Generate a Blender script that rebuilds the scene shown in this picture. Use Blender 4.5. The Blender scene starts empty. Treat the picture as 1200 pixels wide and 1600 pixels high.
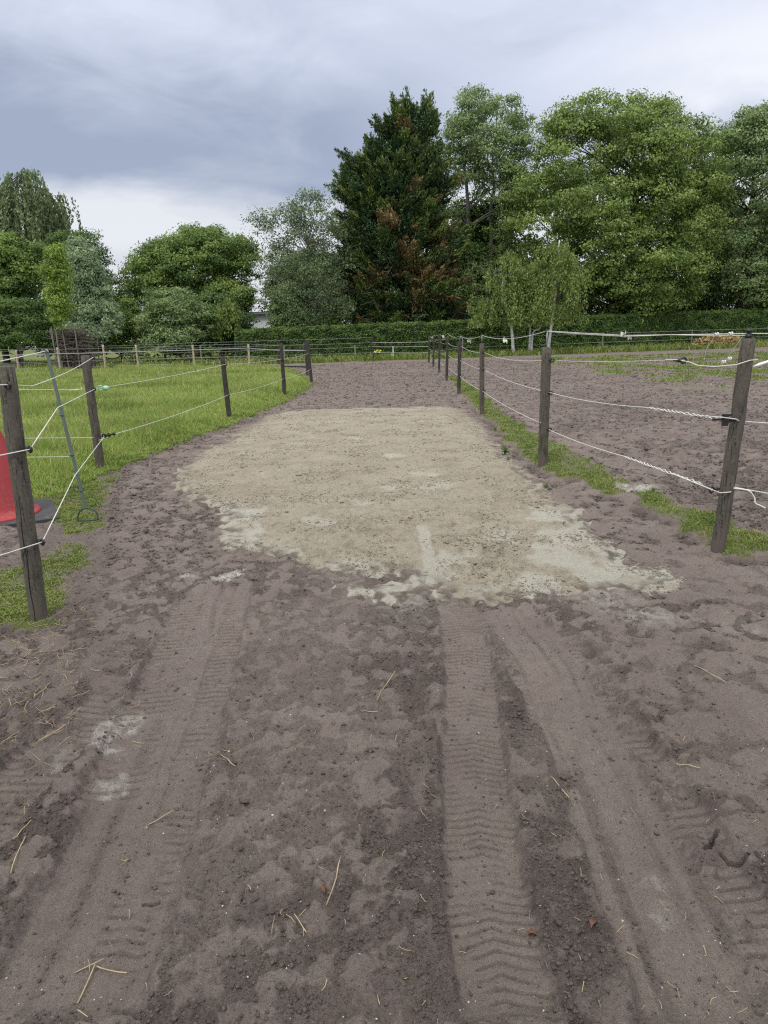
import bpy, math, time
import numpy as np
T0 = time.time()
C = bpy.context.scene
COL = C.collection
PI = math.pi

# ------------------------------------------------------------------ camera
F = 1080.0                      # focal length in pixels of the 1200 x 1600 photograph
PITCH = math.atan(278 / F)      # looking slightly down
ROLL = .03
H = 1.5                         # eye height
cp, sp_ = math.cos(PITCH), math.sin(PITCH)
ca, sa = math.cos(ROLL), math.sin(ROLL)
FW = np.array((0, cp, -sp_)); U0 = np.array((0, sp_, cp)); R0 = np.array((1., 0, 0))
CX = ca * R0 - sa * U0; CY = sa * R0 + ca * U0
from mathutils import Matrix
cam_d = bpy.data.cameras.new('camera'); cam = bpy.data.objects.new('camera', cam_d); COL.objects.link(cam)
M = Matrix.Identity(4)
for i in range(3):
    M[i][0] = CX[i]; M[i][1] = CY[i]; M[i][2] = -FW[i]
M[2][3] = H
cam.matrix_world = M
cam_d.sensor_fit = 'VERTICAL'; cam_d.sensor_height = 36; cam_d.lens = F / 1600 * 36
cam_d.clip_start = .05; cam_d.clip_end = 6000
C.camera = cam

def ray(px, py):
    return FW + (px - 600) / F * CX + (800 - py) / F * CY
def G(px, py, z=0):             # point of the ground seen at a place of the photograph
    d = ray(px, py); t = (z - H) / d[2]
    return np.array((d[0] * t, d[1] * t))
def AT(px, py, Y):              # point at distance Y
    d = ray(px, py); t = Y / d[1]
    return np.array((d[0] * t, Y, H + d[2] * t))
def GP(pts): return np.array([G(*p) for p in pts])

# ------------------------------------------------------------------ sky and sun
SUN_EL, SUN_AZ = math.radians(58), math.radians(205)    # behind the camera, a little to the left
w = bpy.data.worlds.new('World'); C.world = w; w.use_nodes = True
nt = w.node_tree; nt.nodes.clear()
class NT:
    def __init__(s, t): s.t = t
    def n(s, k, **kw):
        o = s.t.nodes.new(k)
        for a, b in kw.items(): setattr(o, a, b)
        return o
    def put(s, sock, v):
        if isinstance(v, bpy.types.NodeSocket): s.t.links.new(v, sock)
        else: sock.default_value = v
    def m(s, op, a, b=0., c=0., clamp=False):
        o = s.n('ShaderNodeMath', operation=op, use_clamp=clamp)
        for i, v in enumerate((a, b, c)): s.put(o.inputs[i], v)
        return o.outputs[0]
    def ss(s, v, lo, hi, a=0., b=1.):
        o = s.n('ShaderNodeMapRange', interpolation_type='SMOOTHSTEP')
        for i, x in enumerate((v, lo, hi, a, b)): s.put(o.inputs[i], x)
        return o.outputs[0]
    def mix(s, f, a, b, mode='MIX'):
        o = s.n('ShaderNodeMix', data_type='RGBA', blend_type=mode)
        s.put(o.inputs[0], f); s.put(o.inputs[6], a if not isinstance(a, tuple) else (*a, 1)); s.put(o.inputs[7], b if not isinstance(b, tuple) else (*b, 1))
        return o.outputs[2]
    def noise(s, vec, scale, detail=4., rough=.55, dist=0.):
        o = s.n('ShaderNodeTexNoise')
        if vec is not None: s.put(o.inputs['Vector'], vec)
        o.inputs['Scale'].default_value = scale; o.inputs['Detail'].default_value = detail
        o.inputs['Roughness'].default_value = rough; o.inputs['Distortion'].default_value = dist
        return o.outputs[0]
    def comb(s, x, y, z):
        o = s.n('ShaderNodeCombineXYZ')
        for i, v in enumerate((x, y, z)): s.put(o.inputs[i], v)
        return o.outputs[0]
    def attr(s, name):
        return s.n('ShaderNodeAttribute', attribute_name=name).outputs['Fac']
T = NT(nt)
tc = T.n('ShaderNodeTexCoord').outputs['Generated']
sx = T.n('ShaderNodeSeparateXYZ'); T.put(sx.inputs[0], tc)
X_, Y_, Z_ = sx.outputs
el = T.m('MULTIPLY', T.m('ARCSINE', Z_), 57.2958)
az = T.m('MULTIPLY', T.m('ARCTAN2', X_, Y_), 57.2958)
wv = T.comb(T.m('MULTIPLY', az, .05), T.m('MULTIPLY', el, .14), 3.1)
n1 = T.noise(wv, 1.0, 7, .52, .3)
n2 = T.noise(T.comb(T.m('MULTIPLY', az, .075), T.m('MULTIPLY', el, .21), 9.4), 1.3, 9, .58, .5)
elw = T.m('ADD', el, T.m('MULTIPLY', T.m('SUBTRACT', n1, .5), 7.))
azw = T.m('ADD', az, T.m('MULTIPLY', T.m('SUBTRACT', n2, .5), 26.))
band = T.m('MULTIPLY', T.ss(elw, 9.3, 11.6), T.ss(elw, 13.5, 21., 1., .30))
band = T.m('MULTIPLY', band, T.ss(azw, -6., 14., 1., .36))
lowb = T.m('MULTIPLY', T.ss(el, 3., 10., 1., 0.), .22)
shade = T.m('ADD', T.m('ADD', band, lowb), T.m('MULTIPLY', T.m('SUBTRACT', n2, .5), 1.15), clamp=True)
lightc = T.mix(T.ss(el, 9., 15.), (7.4, 7.6, 8.0), (7.0, 7.5, 8.8)); darkc = (3.3, 3.8, 5.0)
cloud = T.mix(shade, lightc, darkc)
streak = T.m('MULTIPLY', T.ss(azw, 8., 30.), T.m('MULTIPLY', T.ss(el, 8., 13.), T.ss(el, 17., 22., 1., 0.)))
cloud = T.mix(T.m('MULTIPLY', streak, T.ss(n1, .4, .62)), cloud, (8.6, 8.8, 9.3))
sky = T.n('ShaderNodeTexSky', sky_type='NISHITA'); sky.sun_disc = False
sky.sun_elevation = SUN_EL; sky.sun_rotation = SUN_AZ
col = T.mix(.9, sky.outputs[0], cloud)
col = T.mix(T.ss(el, 24., 48.), col, (6.3, 6.15, 5.95))
zen = T.ss(el, 24., 65., 1., 2.9)
vm = T.n('ShaderNodeVectorMath', operation='SCALE'); T.put(vm.inputs[0], col); T.put(vm.inputs['Scale'], zen)
bg = T.n('ShaderNodeBackground'); T.put(bg.inputs[0], vm.outputs[0]); bg.inputs[1].default_value = .1
wo = T.n('ShaderNodeOutputWorld'); nt.links.new(bg.outputs[0], wo.inputs[0])
sl = bpy.data.lights.new('sun', 'SUN'); sl.energy = 1.5; sl.angle = math.radians(14); sl.color = (1, .95, .88)
so = bpy.data.objects.new('sun', sl); COL.objects.link(so)
dirv = np.array((math.sin(SUN_AZ) * math.cos(SUN_EL), math.cos(SUN_AZ) * math.cos(SUN_EL), math.sin(SUN_EL)))
from mathutils import Vector
so.rotation_euler = Vector(dirv).to_track_quat('Z', 'Y').to_euler(); so.location = (0, -5, 30)
C.view_settings.view_transform = 'Standard'; C.view_settings.look = 'None'
C.view_settings.exposure = .2; C.view_settings.gamma = 1
C.render.engine = 'CYCLES'; C.cycles.use_denoising = False; C.cycles.pixel_filter_type = 'BLACKMAN_HARRIS'; C.cycles.filter_width = 1.2
C.cycles.max_bounces = 6; C.cycles.transparent_max_bounces = 4

# ------------------------------------------------------------------ numpy helpers
def hash2(ix, iy, seed):
    h = (ix.astype(np.int64) * 374761393 + iy.astype(np.int64) * 668265263 + seed * 1442695041) & 0xffffffff
    h = ((h ^ (h >> 13)) * 1274126177) & 0xffffffff
    return (h ^ (h >> 16)) & 0xffff
_a = np.arange(256) / 256 * 2 * PI
GRX, GRY = np.cos(_a).astype(np.float32), np.sin(_a).astype(np.float32)
def perlin(x, y, seed=0):       # about -0.7 .. 0.7
    x0 = np.floor(x); y0 = np.floor(y)
    fx = (x - x0).astype(np.float32); fy = (y - y0).astype(np.float32)
    x0 = x0.astype(np.int64); y0 = y0.astype(np.int64)
    u = fx * fx * fx * (fx * (fx * 6 - 15) + 10); v = fy * fy * fy * (fy * (fy * 6 - 15) + 10)
    def g(dx, dy):
        h = hash2(x0 + dx, y0 + dy, seed) & 255
        return GRX[h] * (fx - dx) + GRY[h] * (fy - dy)
    a = g(0, 0); b = g(1, 0); c = g(0, 1); d = g(1, 1)
    return (a + (b - a) * u) * (1 - v) + (c + (d - c) * u) * v
def fbm(x, y, lam, octv, seed=0, gain=.5, sp=None):
    out = 0; amp = 1
    for k in range(octv):
        p = perlin(x / lam + k * 17.3, y / lam - k * 9.1, seed + k)
        if sp is not None: p = p * np.clip((lam / sp - 2) / 2, 0, 1)
        out = out + amp * p
        lam *= .5; amp *= gain
    return out
def worley(x, y, lam, seed=0):  # distances to the nearest and second nearest random point
    x = x / lam; y = y / lam; x0 = np.floor(x).astype(np.int64); y0 = np.floor(y).astype(np.int64)
    f1 = np.full(x.shape, 9., np.float32); f2 = f1.copy()
    for dx in (-1, 0, 1):
        for dy in (-1, 0, 1):
            h = hash2(x0 + dx, y0 + dy, seed); h2 = hash2(x0 + dx, y0 + dy, seed + 77)
            d = np.hypot(x0 + dx + (h & 1023) / 1023 - x, y0 + dy + (h2 & 1023) / 1023 - y).astype(np.float32)
            f2 = np.where(d < f1, f1, np.minimum(f2, d)); f1 = np.minimum(f1, d)
    return f1, f2
def sst(v, a, b):
    t = np.clip((v - a) / (b - a), 0, 1); return t * t * (3 - 2 * t)
def sdf(P, poly):               # signed distance to a polygon, negative inside
    x, y = P; n = len(poly); d2 = np.full(x.shape, 1e18); inside = np.zeros(x.shape, bool)
    for i in range(n):
        ax, ay = poly[i - 1]; bx, by = poly[i]
        ex, ey = bx - ax, by - ay
        wx, wy = x - ax, y - ay
        t = np.clip((wx * ex + wy * ey) / (ex * ex + ey * ey + 1e-12), 0, 1)
        d2 = np.minimum(d2, (wx - ex * t) ** 2 + (wy - ey * t) ** 2)
        if ay != by:
            inside ^= ((ay > y) != (by > y)) & (x < (bx - ax) * (y - ay) / (by - ay) + ax)
    d = np.sqrt(d2); return np.where(inside, -d, d)
def catmull(P, n=10):
    P = np.asarray(P, float); Q = np.vstack([2 * P[0] - P[1], P, 2 * P[-1] - P[-2]]); out = []
    for i in range(1, len(Q) - 2):
        for k in range(n):
            t = k / n
            out.append(.5 * (2 * Q[i] + (Q[i + 1] - Q[i - 1]) * t + (2 * Q[i - 1] - 5 * Q[i] + 4 * Q[i + 1] - Q[i + 2]) * t * t + (3 * Q[i] - Q[i - 1] - 3 * Q[i + 1] + Q[i + 2]) * t ** 3))
    out.append(P[-1]); return np.array(out)
def along(x, y, pl):            # signed offset u and arc length s of the nearest place on a polyline
    best = np.full(x.shape, 1e9); U = np.zeros(x.shape); S = np.zeros(x.shape); s0 = 0
    for i in range(len(pl) - 1):
        ax, ay = pl[i]; ex, ey = pl[i + 1] - pl[i]; L = math.hypot(ex, ey)
        if L < 1e-9: continue
        wx, wy = x - ax, y - ay
        tr = (wx * ex + wy * ey) / (L * L)
        t = np.clip(tr, 0, 1)
        d2 = (wx - ex * t) ** 2 + (wy - ey * t) ** 2
        k = d2 < best
        best = np.where(k, d2, best)
        U = np.where(k, np.sign(wx * ey - wy * ex) * np.sqrt(d2), U); S = np.where(k, s0 + t * L, S)
        s0 += L
    return U, S, s0

WL = {}                          # world location of every Empty
def mesh(name, V, Fc, mat, parent=None, attrs=None, smooth=False, loc=None):
    V = np.asarray(V, np.float32)
    base = np.zeros(3)
    if parent is not None: base = WL[parent.name]
    elif loc is not None: base = np.asarray(loc, float)
    me = bpy.data.meshes.new(name)
    me.vertices.add(len(V)); me.vertices.foreach_set('co', (V - base).astype(np.float32).ravel())
    if not isinstance(Fc, list): Fc = [Fc]
    Fc = [np.asarray(f) for f in Fc if len(f)]
    li = np.concatenate([f.ravel() for f in Fc]); cnt = np.concatenate([np.full(len(f), f.shape[1]) for f in Fc])
    me.loops.add(len(li)); me.loops.foreach_set('vertex_index', li.astype(np.int32))
    me.polygons.add(len(cnt)); st = np.zeros(len(cnt), np.int32); st[1:] = np.cumsum(cnt)[:-1]
    me.polygons.foreach_set('loop_start', st); me.polygons.foreach_set('loop_total', cnt.astype(np.int32))
    me.polygons.foreach_set('use_smooth', np.full(len(cnt), smooth))
    for k, v in (attrs or {}).items():
        a = me.attributes.new(k, 'FLOAT', 'POINT'); a.data.foreach_set('value', np.asarray(v, np.float32).ravel())
    me.update(calc_edges=True)
    me.materials.append(mat)
    o = bpy.data.objects.new(name, me); COL.objects.link(o)
    if parent is not None:
        o.parent = parent; WL[o.name] = base
    else:
        o.location = base; WL[o.name] = base
    return o
def tag(o, label=None, cat=None, group=None, kind=None):
    if label: o['label'] = label
    if cat: o['category'] = cat
    if group: o['group'] = group
    if kind: o['kind'] = kind
    return o
def thing(name, label, cat, loc, group=None):
    o = bpy.data.objects.new(name, None); COL.objects.link(o); o.location = tuple(float(v) for v in loc)
    o.empty_display_size = .2
    WL[o.name] = np.array(loc, float)
    return tag(o, label, cat, group)

class MB:                        # collects vertices and faces
    def __init__(s): s.v = []; s.q = []; s.t = []; s.n = 0
    def add(s, v, q=None, t=None):
        v = np.asarray(v, float)
        if q is not None and len(q): s.q.append(np.asarray(q) + s.n)
        if t is not None and len(t): s.t.append(np.asarray(t) + s.n)
        s.v.append(v); s.n += len(v); return s
    def tube(s, pts, rad, k=8, cap=True, wob=0, rng=None):
        pts = np.asarray(pts, float); n = len(pts)
        rad = np.full(n, rad) if np.isscalar(rad) else np.asarray(rad, float)
        tg = np.gradient(pts, axis=0); tg /= np.linalg.norm(tg, axis=1)[:, None] + 1e-12
        ref = np.array((0, 0, 1.)) if abs(tg[0][2]) < .8 else np.array((0, 1., 0))
        a = np.linspace(0, 2 * PI, k, endpoint=False); V = []
        for i in range(n):
            u = np.cross(tg[i], ref); nu = np.linalg.norm(u)
            if nu < .1: ref = np.array((1., 0, 0)); u = np.cross(tg[i], ref); nu = np.linalg.norm(u)
            u /= nu; v = np.cross(tg[i], u)
            r = rad[i] * (1 + (wob * rng.standard_normal(k) if wob else 0))
            V.append(pts[i] + (np.cos(a) * r)[:, None] * u + (np.sin(a) * r)[:, None] * v)
        V = np.vstack(V); i = np.arange(n - 1)[:, None] * k; j = np.arange(k)[None]; j2 = (j + 1) % k
        q = np.stack([i + j, i + k + j, i + k + j2, i + j2], -1).reshape(-1, 4)
        t = None
        if cap:
            V = np.vstack([V, pts[0], pts[-1]]); c0, c1 = n * k, n * k + 1; j = np.arange(k); j2 = (j + 1) % k
            t = np.vstack([np.stack([np.full(k, c0), j, j2], 1), np.stack([np.full(k, c1), (n - 1) * k + j2, (n - 1) * k + j], 1)])
        return s.add(V, q, t)
    def box(s, c, d, rz=0):
        x, y, z = np.array(d) / 2
        V = np.array([(sx * x, sy * y, sz * z) for sz in (-1, 1) for sx, sy in ((-1, -1), (1, -1), (1, 1), (-1, 1))])
        cr, sr = math.cos(rz), math.sin(rz)
        V = np.stack([V[:, 0] * cr - V[:, 1] * sr, V[:, 0] * sr + V[:, 1] * cr, V[:, 2]], 1) + np.asarray(c)
        return s.add(V, [(3, 2, 1, 0), (4, 5, 6, 7), (0, 1, 5, 4), (1, 2, 6, 5), (2, 3, 7, 6), (3, 0, 4, 7)])
    def ring(s, c, ax, R, r, k=14, m=6):
        ax = np.asarray(ax, float) / np.linalg.norm(ax)
        u = np.cross(ax, (0, 0, 1.) if abs(ax[2]) < .8 else (1., 0, 0)); u /= np.linalg.norm(u); v = np.cross(ax, u)
        A = np.linspace(0, 2 * PI, k, endpoint=False); B = np.linspace(0, 2 * PI, m, endpoint=False)
        V = [np.asarray(c) + (R + r * math.cos(b)) * (math.cos(a) * u + math.sin(a) * v) + r * math.sin(b) * ax for a in A for b in B]
        i = np.arange(k)[:, None]; j = np.arange(m)[None]
        q = np.stack([i * m + j, (i + 1) % k * m + j, (i + 1) % k * m + (j + 1) % m, i * m + (j + 1) % m], -1).reshape(-1, 4)
        return s.add(V, q)
    def lathe(s, prof, c, k=32):
        A = np.linspace(0, 2 * PI, k, endpoint=False); n = len(prof)
        V = np.vstack([np.stack([r * np.cos(A), r * np.sin(A), np.full(k, z)], 1) for r, z in prof]) + np.asarray(c)
        i = np.arange(n - 1)[:, None] * k; j = np.arange(k)[None]; j2 = (j + 1) % k
        return s.add(V, np.stack([i + j, i + j2, i + k + j2, i + k + j], -1).reshape(-1, 4))
    def make(s, name, mat, parent=None, smooth=True, loc=None, attrs=None):
        return mesh(name, np.vstack(s.v), ([np.vstack(s.q)] if s.q else []) + ([np.vstack(s.t)] if s.t else []), mat, parent, attrs, smooth, loc)

# ------------------------------------------------------------------ materials
def new_mat(name):
    m = bpy.data.materials.new(name); m.use_nodes = True
    t = m.node_tree; b = t.nodes['Principled BSDF']
    return m, NT(t), b
def bump(T, b, h, dist, strength=1., prev=None):
    o = T.n('ShaderNodeBump'); o.inputs['Distance'].default_value = dist; o.inputs['Strength'].default_value = strength
    T.put(o.inputs['Height'], h)
    if prev is not None: T.put(o.inputs['Normal'], prev)
    T.put(b.inputs['Normal'], o.outputs[0]); return o.outputs[0]
def simple(name, col, rough=.6, metal=0., var=.12, scale=30., bmp=.0):
    m, T, b = new_mat(name)
    oc = T.n('ShaderNodeTexCoord').outputs['Object']
    n = T.noise(oc, scale, 5)
    c = T.mix(n, tuple(v * (1 - var * 2) for v in col), tuple(v * (1 + var * 2) for v in col))
    T.put(b.inputs['Base Color'], c); b.inputs['Roughness'].default_value = rough; b.inputs['Metallic'].default_value = metal
    if bmp: bump(T, b, n, bmp)
    return m
SOILD, SOILW = (.224, .188, .168), (.100, .082, .073)
def soil_mat(name):
    m, T, b = new_mat(name)
    P = T.n('ShaderNodeTexCoord').outputs['Object']
    nA = T.noise(P, 1.3, 6, .6); nB = T.noise(P, 22., 6, .65); nC = T.noise(P, 105., 6, .8)
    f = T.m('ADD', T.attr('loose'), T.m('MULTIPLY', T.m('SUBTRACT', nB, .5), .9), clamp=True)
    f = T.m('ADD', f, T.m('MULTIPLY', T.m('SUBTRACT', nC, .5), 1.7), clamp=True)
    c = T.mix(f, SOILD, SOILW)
    c = T.mix(T.ss(nA, .35, .7, 0., .45), c, (.126, .098, .089))
    c = T.mix(T.m('MULTIPLY', T.ss(nC, .66, .74), .35), c, (.3, .26, .23))
    pw = T.m('MULTIPLY', T.attr('powder'), T.ss(T.m('ADD', nB, T.m('MULTIPLY', nC, .3)), .58, .74, .15, 1.), clamp=True)
    c = T.mix(pw, c, (.42, .41, .37))
    g = T.m('MULTIPLY', T.attr('green'), T.ss(T.m('ADD', nB, T.attr('green')), .9, 1.25), clamp=True)
    gc = T.mix(nC, (.075, .105, .022), (.15, .17, .05))
    c = T.mix(g, c, gc)
    T.put(b.inputs['Base Color'], c); b.inputs['Roughness'].default_value = .95; b.inputs['Specular IOR Level'].default_value = .25
    p = bump(T, b, nC, .014, 1.)
    bump(T, b, nB, .016, .7, p)
    return m
def sand_mat(name):
    m, T, b = new_mat(name)
    P = T.n('ShaderNodeTexCoord').outputs['Object']
    nA = T.noise(P, 1.1, 5, .6); nB = T.noise(P, 14., 6, .7); nC = T.noise(P, 62., 6, .8)
    c = T.mix(T.ss(nA, .3, .7), (.298, .269, .213), (.335, .306, .246))
    dk = T.m('ADD', T.m('MULTIPLY', T.m('SUBTRACT', nB, .5), .7), T.m('MULTIPLY', T.m('SUBTRACT', nC, .5), 2.4))
    dk = T.m('ADD', dk, T.attr('loose'))
    c = T.mix(T.ss(dk, .05, 1.25), c, (.15, .127, .092))
    pl = T.m('MULTIPLY', T.attr('pale'), T.ss(nB, .3, .62, .5, 1.), clamp=True)
    c = T.mix(pl, c, (.37, .365, .315))
    c = T.mix(T.attr('thin'), c, SOILW)
    T.put(b.inputs['Base Color'], c); b.inputs['Roughness'].default_value = .95; b.inputs['Specular IOR Level'].default_value = .2
    p = bump(T, b, nC, .016, 1.)
    bump(T, b, nB, .015, .5, p)
    return m
def leaf_mat(name, a, b_, c=None, trans=.28):
    m, T, b = new_mat(name)
    t = T.attr('tint'); col = T.mix(t, a, b_)
    if c is not None: col = T.mix(T.attr('dead'), col, c)
    T.put(b.inputs['Base Color'], col); b.inputs['Roughness'].default_value = .55; b.inputs['Specular IOR Level'].default_value = .3
    tr = T.n('ShaderNodeBsdfTranslucent'); T.put(tr.inputs[0], col)
    mx = T.n('ShaderNodeMixShader'); mx.inputs[0].default_value = trans
    out = T.t.nodes['Material Output']
    T.t.links.new(b.outputs[0], mx.inputs[1]); T.t.links.new(tr.outputs[0], mx.inputs[2]); T.t.links.new(mx.outputs[0], out.inputs[0])
    return m
def wood_mat(name, a, b_, moss=0.):
    m, T, b = new_mat(name)
    P = T.n('ShaderNodeTexCoord').outputs['Object']
    mp = T.n('ShaderNodeMapping'); T.put(mp.inputs[0], P); mp.inputs['Scale'].default_value = (1, 1, .07)
    n = T.noise(mp.outputs[0], 90., 8, .7); k = T.noise(P, 9., 5, .6)
    lines = T.ss(n, .47, .38)
    c = T.mix(n, a, b_); c = T.mix(lines, c, tuple(v * .22 for v in a))
    c = T.mix(T.ss(k, .45, .75, 0., .6), c, tuple(v * .55 for v in a))
    if moss: c = T.mix(T.m('MULTIPLY', T.ss(T.noise(P, 60., 4), .5, .7), moss), c, (.15, .16, .09))
    sz = T.n('ShaderNodeSeparateXYZ'); T.put(sz.inputs[0], P)
    mud = T.m('MULTIPLY', T.ss(T.m('ADD', sz.outputs[2], T.m('MULTIPLY', T.m('SUBTRACT', k, .5), .35)), .02, .17, 1., 0.), .75)
    c = T.mix(mud, c, (.115, .093, .08))
    T.put(b.inputs['Base Color'], c); b.inputs['Roughness'].default_value = .9
    bump(T, b, n, .006, .9)
    return m
M_soil = soil_mat('soil'); M_sand = sand_mat('sand')
M_post = wood_mat('weathered_dark_wood', (.050, .044, .037), (.135, .118, .096), .5)
M_postb = wood_mat('dark_stained_wood', (.03, .026, .023), (.07, .06, .052))
M_postl = wood_mat('pale_new_wood', (.42, .35, .25), (.56, .48, .36))
M_postg = wood_mat('grey_wood', (.17, .16, .14), (.27, .25, .22))
M_bark = wood_mat('bark', (.07, .058, .045), (.14, .12, .095), .3)
M_barkg = wood_mat('grey_bark', (.2, .185, .16), (.34, .32, .28), .3)
M_rope = simple('white_rope', (.60, .60, .57), .7, var=.08, scale=200)
M_black = simple('black_plastic', (.015, .015, .016), .45)
M_green = simple('green_plastic', (.30, .62, .42), .4)
M_rag = simple('pale_rag', (.6, .66, .5), .8)
M_straw = simple('straw', (.36, .29, .175), .8, var=.38, scale=28)
M_steel = simple('painted_green_steel', (.13, .165, .15), .5, .3)
M_zinc = simple('zinc_steel', (.35, .37, .37), .4, .8)
M_red = simple('faded_red_plastic', (.36, .040, .045), .55, var=.16, scale=7)
def _dirty_red():
    m, T, b = new_mat('faded_red_plastic')
    P = T.n('ShaderNodeTexCoord').outputs['Object']; n = T.noise(P, 5., 6, .65); k = T.noise(P, 40., 6, .7)
    c = T.mix(n, (.27, .022, .028), (.40, .045, .05)); sz = T.n('ShaderNodeSeparateXYZ'); T.put(sz.inputs[0], P)
    c = T.mix(T.m('MULTIPLY', T.ss(k, .52, .68), T.ss(sz.outputs[2], .0, .55, .7, .18)), c, (.20, .16, .14))
    T.put(b.inputs['Base Color'], c); b.inputs['Roughness'].default_value = .6; return m
M_red = _dirty_red()
M_rubber = simple('black_rubber', (.045, .045, .05), .8, var=.3, scale=8, bmp=.004)
M_whitep = simple('white_plastic', (.75, .76, .75), .4)
M_wall = simple('white_render', (.62, .64, .66), .85, var=.05, scale=3)
M_roof = simple('grey_roof', (.06, .065, .06), .8)
M_glass = simple('window_glass', (.05, .06, .07), .1)
M_tape = simple('grey_tape', (.32, .33, .34), .6)
M_rail = simple('black_rail', (.02, .02, .02), .7)

# ------------------------------------------------------------------ ground plan
RP = [((1122, 865), (1170, 530)), ((848, 732), (854, 543)), ((753, 650), (753, 537)), ((717, 617), (718, 535)), ((698, 596), (699, 527)),
      ((686, 582), (687, 525)), ((677, 574), (678, 525)), ((670, 567), (671, 527))]
LP = [((62, 970), (8, 573)), ((158, 735), (133, 556)), ((359, 657), (347, 557)), ((445, 621), (439, 537)), ((487, 600), (480, 531))]
SANDP = GP([(440, 645), (480, 641), (600, 638), (700, 636), (722, 641), (735, 655), (755, 667), (775, 692), (792, 716), (832, 746), (862, 782), (905, 802), (940, 840),
            (985, 868), (1025, 893), (1062, 912), (1030, 924), (960, 928), (900, 936), (850, 943), (780, 946), (730, 943), (700, 933), (672, 922), (640, 930), (600, 944),
            (545, 942), (500, 922), (520, 914), (600, 914), (655, 908), (640, 902), (560, 903), (500, 893), (430, 875), (360, 857), (338, 830), (345, 800), (310, 788), (270, 765), (275, 745),
            (310, 715), (350, 690), (385, 667), (415, 652)])
MEAD = np.vstack([GP([(490, 602), (450, 627), (410, 643), (372, 661), (310, 685), (262, 703), (215, 722), (176, 742), (150, 752), (110, 772), (60, 783), (0, 784)]),
                  [(-40, 6.6), (-40, 38)], GP([(160, 574), (300, 576), (380, 576), (462, 579), (478, 590)])])
NEARG = np.vstack([GP([(186, 744), (165, 765), (152, 790), (160, 828), (120, 840), (138, 868), (132, 890), (95, 912), (112, 945), (84, 978), (30, 992), (0, 985)]),
                   [(-4.5, 3.3), (-4.5, 4.6)], GP([(0, 895), (60, 885), (95, 850), (80, 810), (60, 770)])])
STRIP = np.vstack([GP([(700, 590), (717, 613), (752, 648), (780, 678), (800, 700), (838, 733), (867, 755), (900, 753), (950, 783), (985, 775), (992, 792), (1033, 815), (1096, 844), (1142, 870), (1200, 876)]),
                   [(3.6, 4.25), (3.9, 4.75)], GP([(1200, 842), (1117, 813), (1058, 797), (1025, 768), (967, 751), (933, 726), (875, 703), (825, 674), (775, 636), (742, 607), (712, 588)])])
def TR(pts): return catmull(GP(pts), 8)
TA = TR([(712, 935), (728, 1010), (737, 1100), (742, 1200), (752, 1310), (764, 1420), (790, 1560), (800, 1640)])
TB = TR([(790, 945), (850, 1030), (905, 1140), (958, 1260), (1010, 1380), (1075, 1520), (1130, 1650)])
TB2 = TR([(860, 985), (905, 1060), (960, 1150), (1020, 1240), (1090, 1350), (1170, 1480), (1240, 1600)])
TA2 = TR([(750, 950), (800, 1000), (850, 1070), (885, 1140)])
TC = TR([(345, 915), (318, 1000), (285, 1100), (240, 1220), (190, 1360), (120, 1520), (70, 1640)])
TC2 = TR([(372, 930), (345, 1050), (310, 1160), (270, 1280), (225, 1400), (160, 1540)])
TC1 = TR([(300, 930), (262, 1040), (215, 1150), (160, 1270)])
TD = TR([(200, 1080), (110, 1150), (40, 1220), (-60, 1330)])
LOOSEB = [(TR([(800, 1060), (835, 1180), (865, 1320), (900, 1440), (940, 1580)]), .13, 1.), (TR([(652, 960), (655, 1100), (660, 1250), (668, 1380), (690, 1520)]), .10, 1.),
          (TR([(430, 980), (390, 1120), (355, 1280), (330, 1420), (320, 1600)]), .2, .4), (TR([(590, 960), (600, 1100), (600, 1300), (590, 1500)]), .2, .35),
          (TR([(180, 1000), (90, 1080), (0, 1180)]), .3, .6)]
POWD = [((215, 1128), .09, .6), ((185, 1148), .11, .7), ((155, 1168), .11, .7), ((125, 1185), .09, .6), ((95, 1200), .06, .45), ((298, 900), .07, 1.), ((367, 897), .1, 1.), ((350, 905), .08, 1.), ((1000, 968), .2, .5), ((1040, 975), .2, .4),
        ((180, 1230), .06, .6), ((1150, 985), .15, .4), ((1005, 766), .22, 1.), ((975, 765), .2, .9), ((1020, 1375), .02, .35), ((1035, 1420), .02, .35), ((640, 945), .25, .35), ((940, 938), .3, .4)]
CR1 = GP([(1100, 1330), (1112, 1322), (1113, 1310), (1120, 1300)]); CR2 = GP([(1128, 1338), (1139, 1346), (1155, 1350), (1167, 1349)]); CR3 = GP([(1180, 1350), (1188, 1362)])
CR4 = GP([(225, 1412), (248, 1408)])

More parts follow.
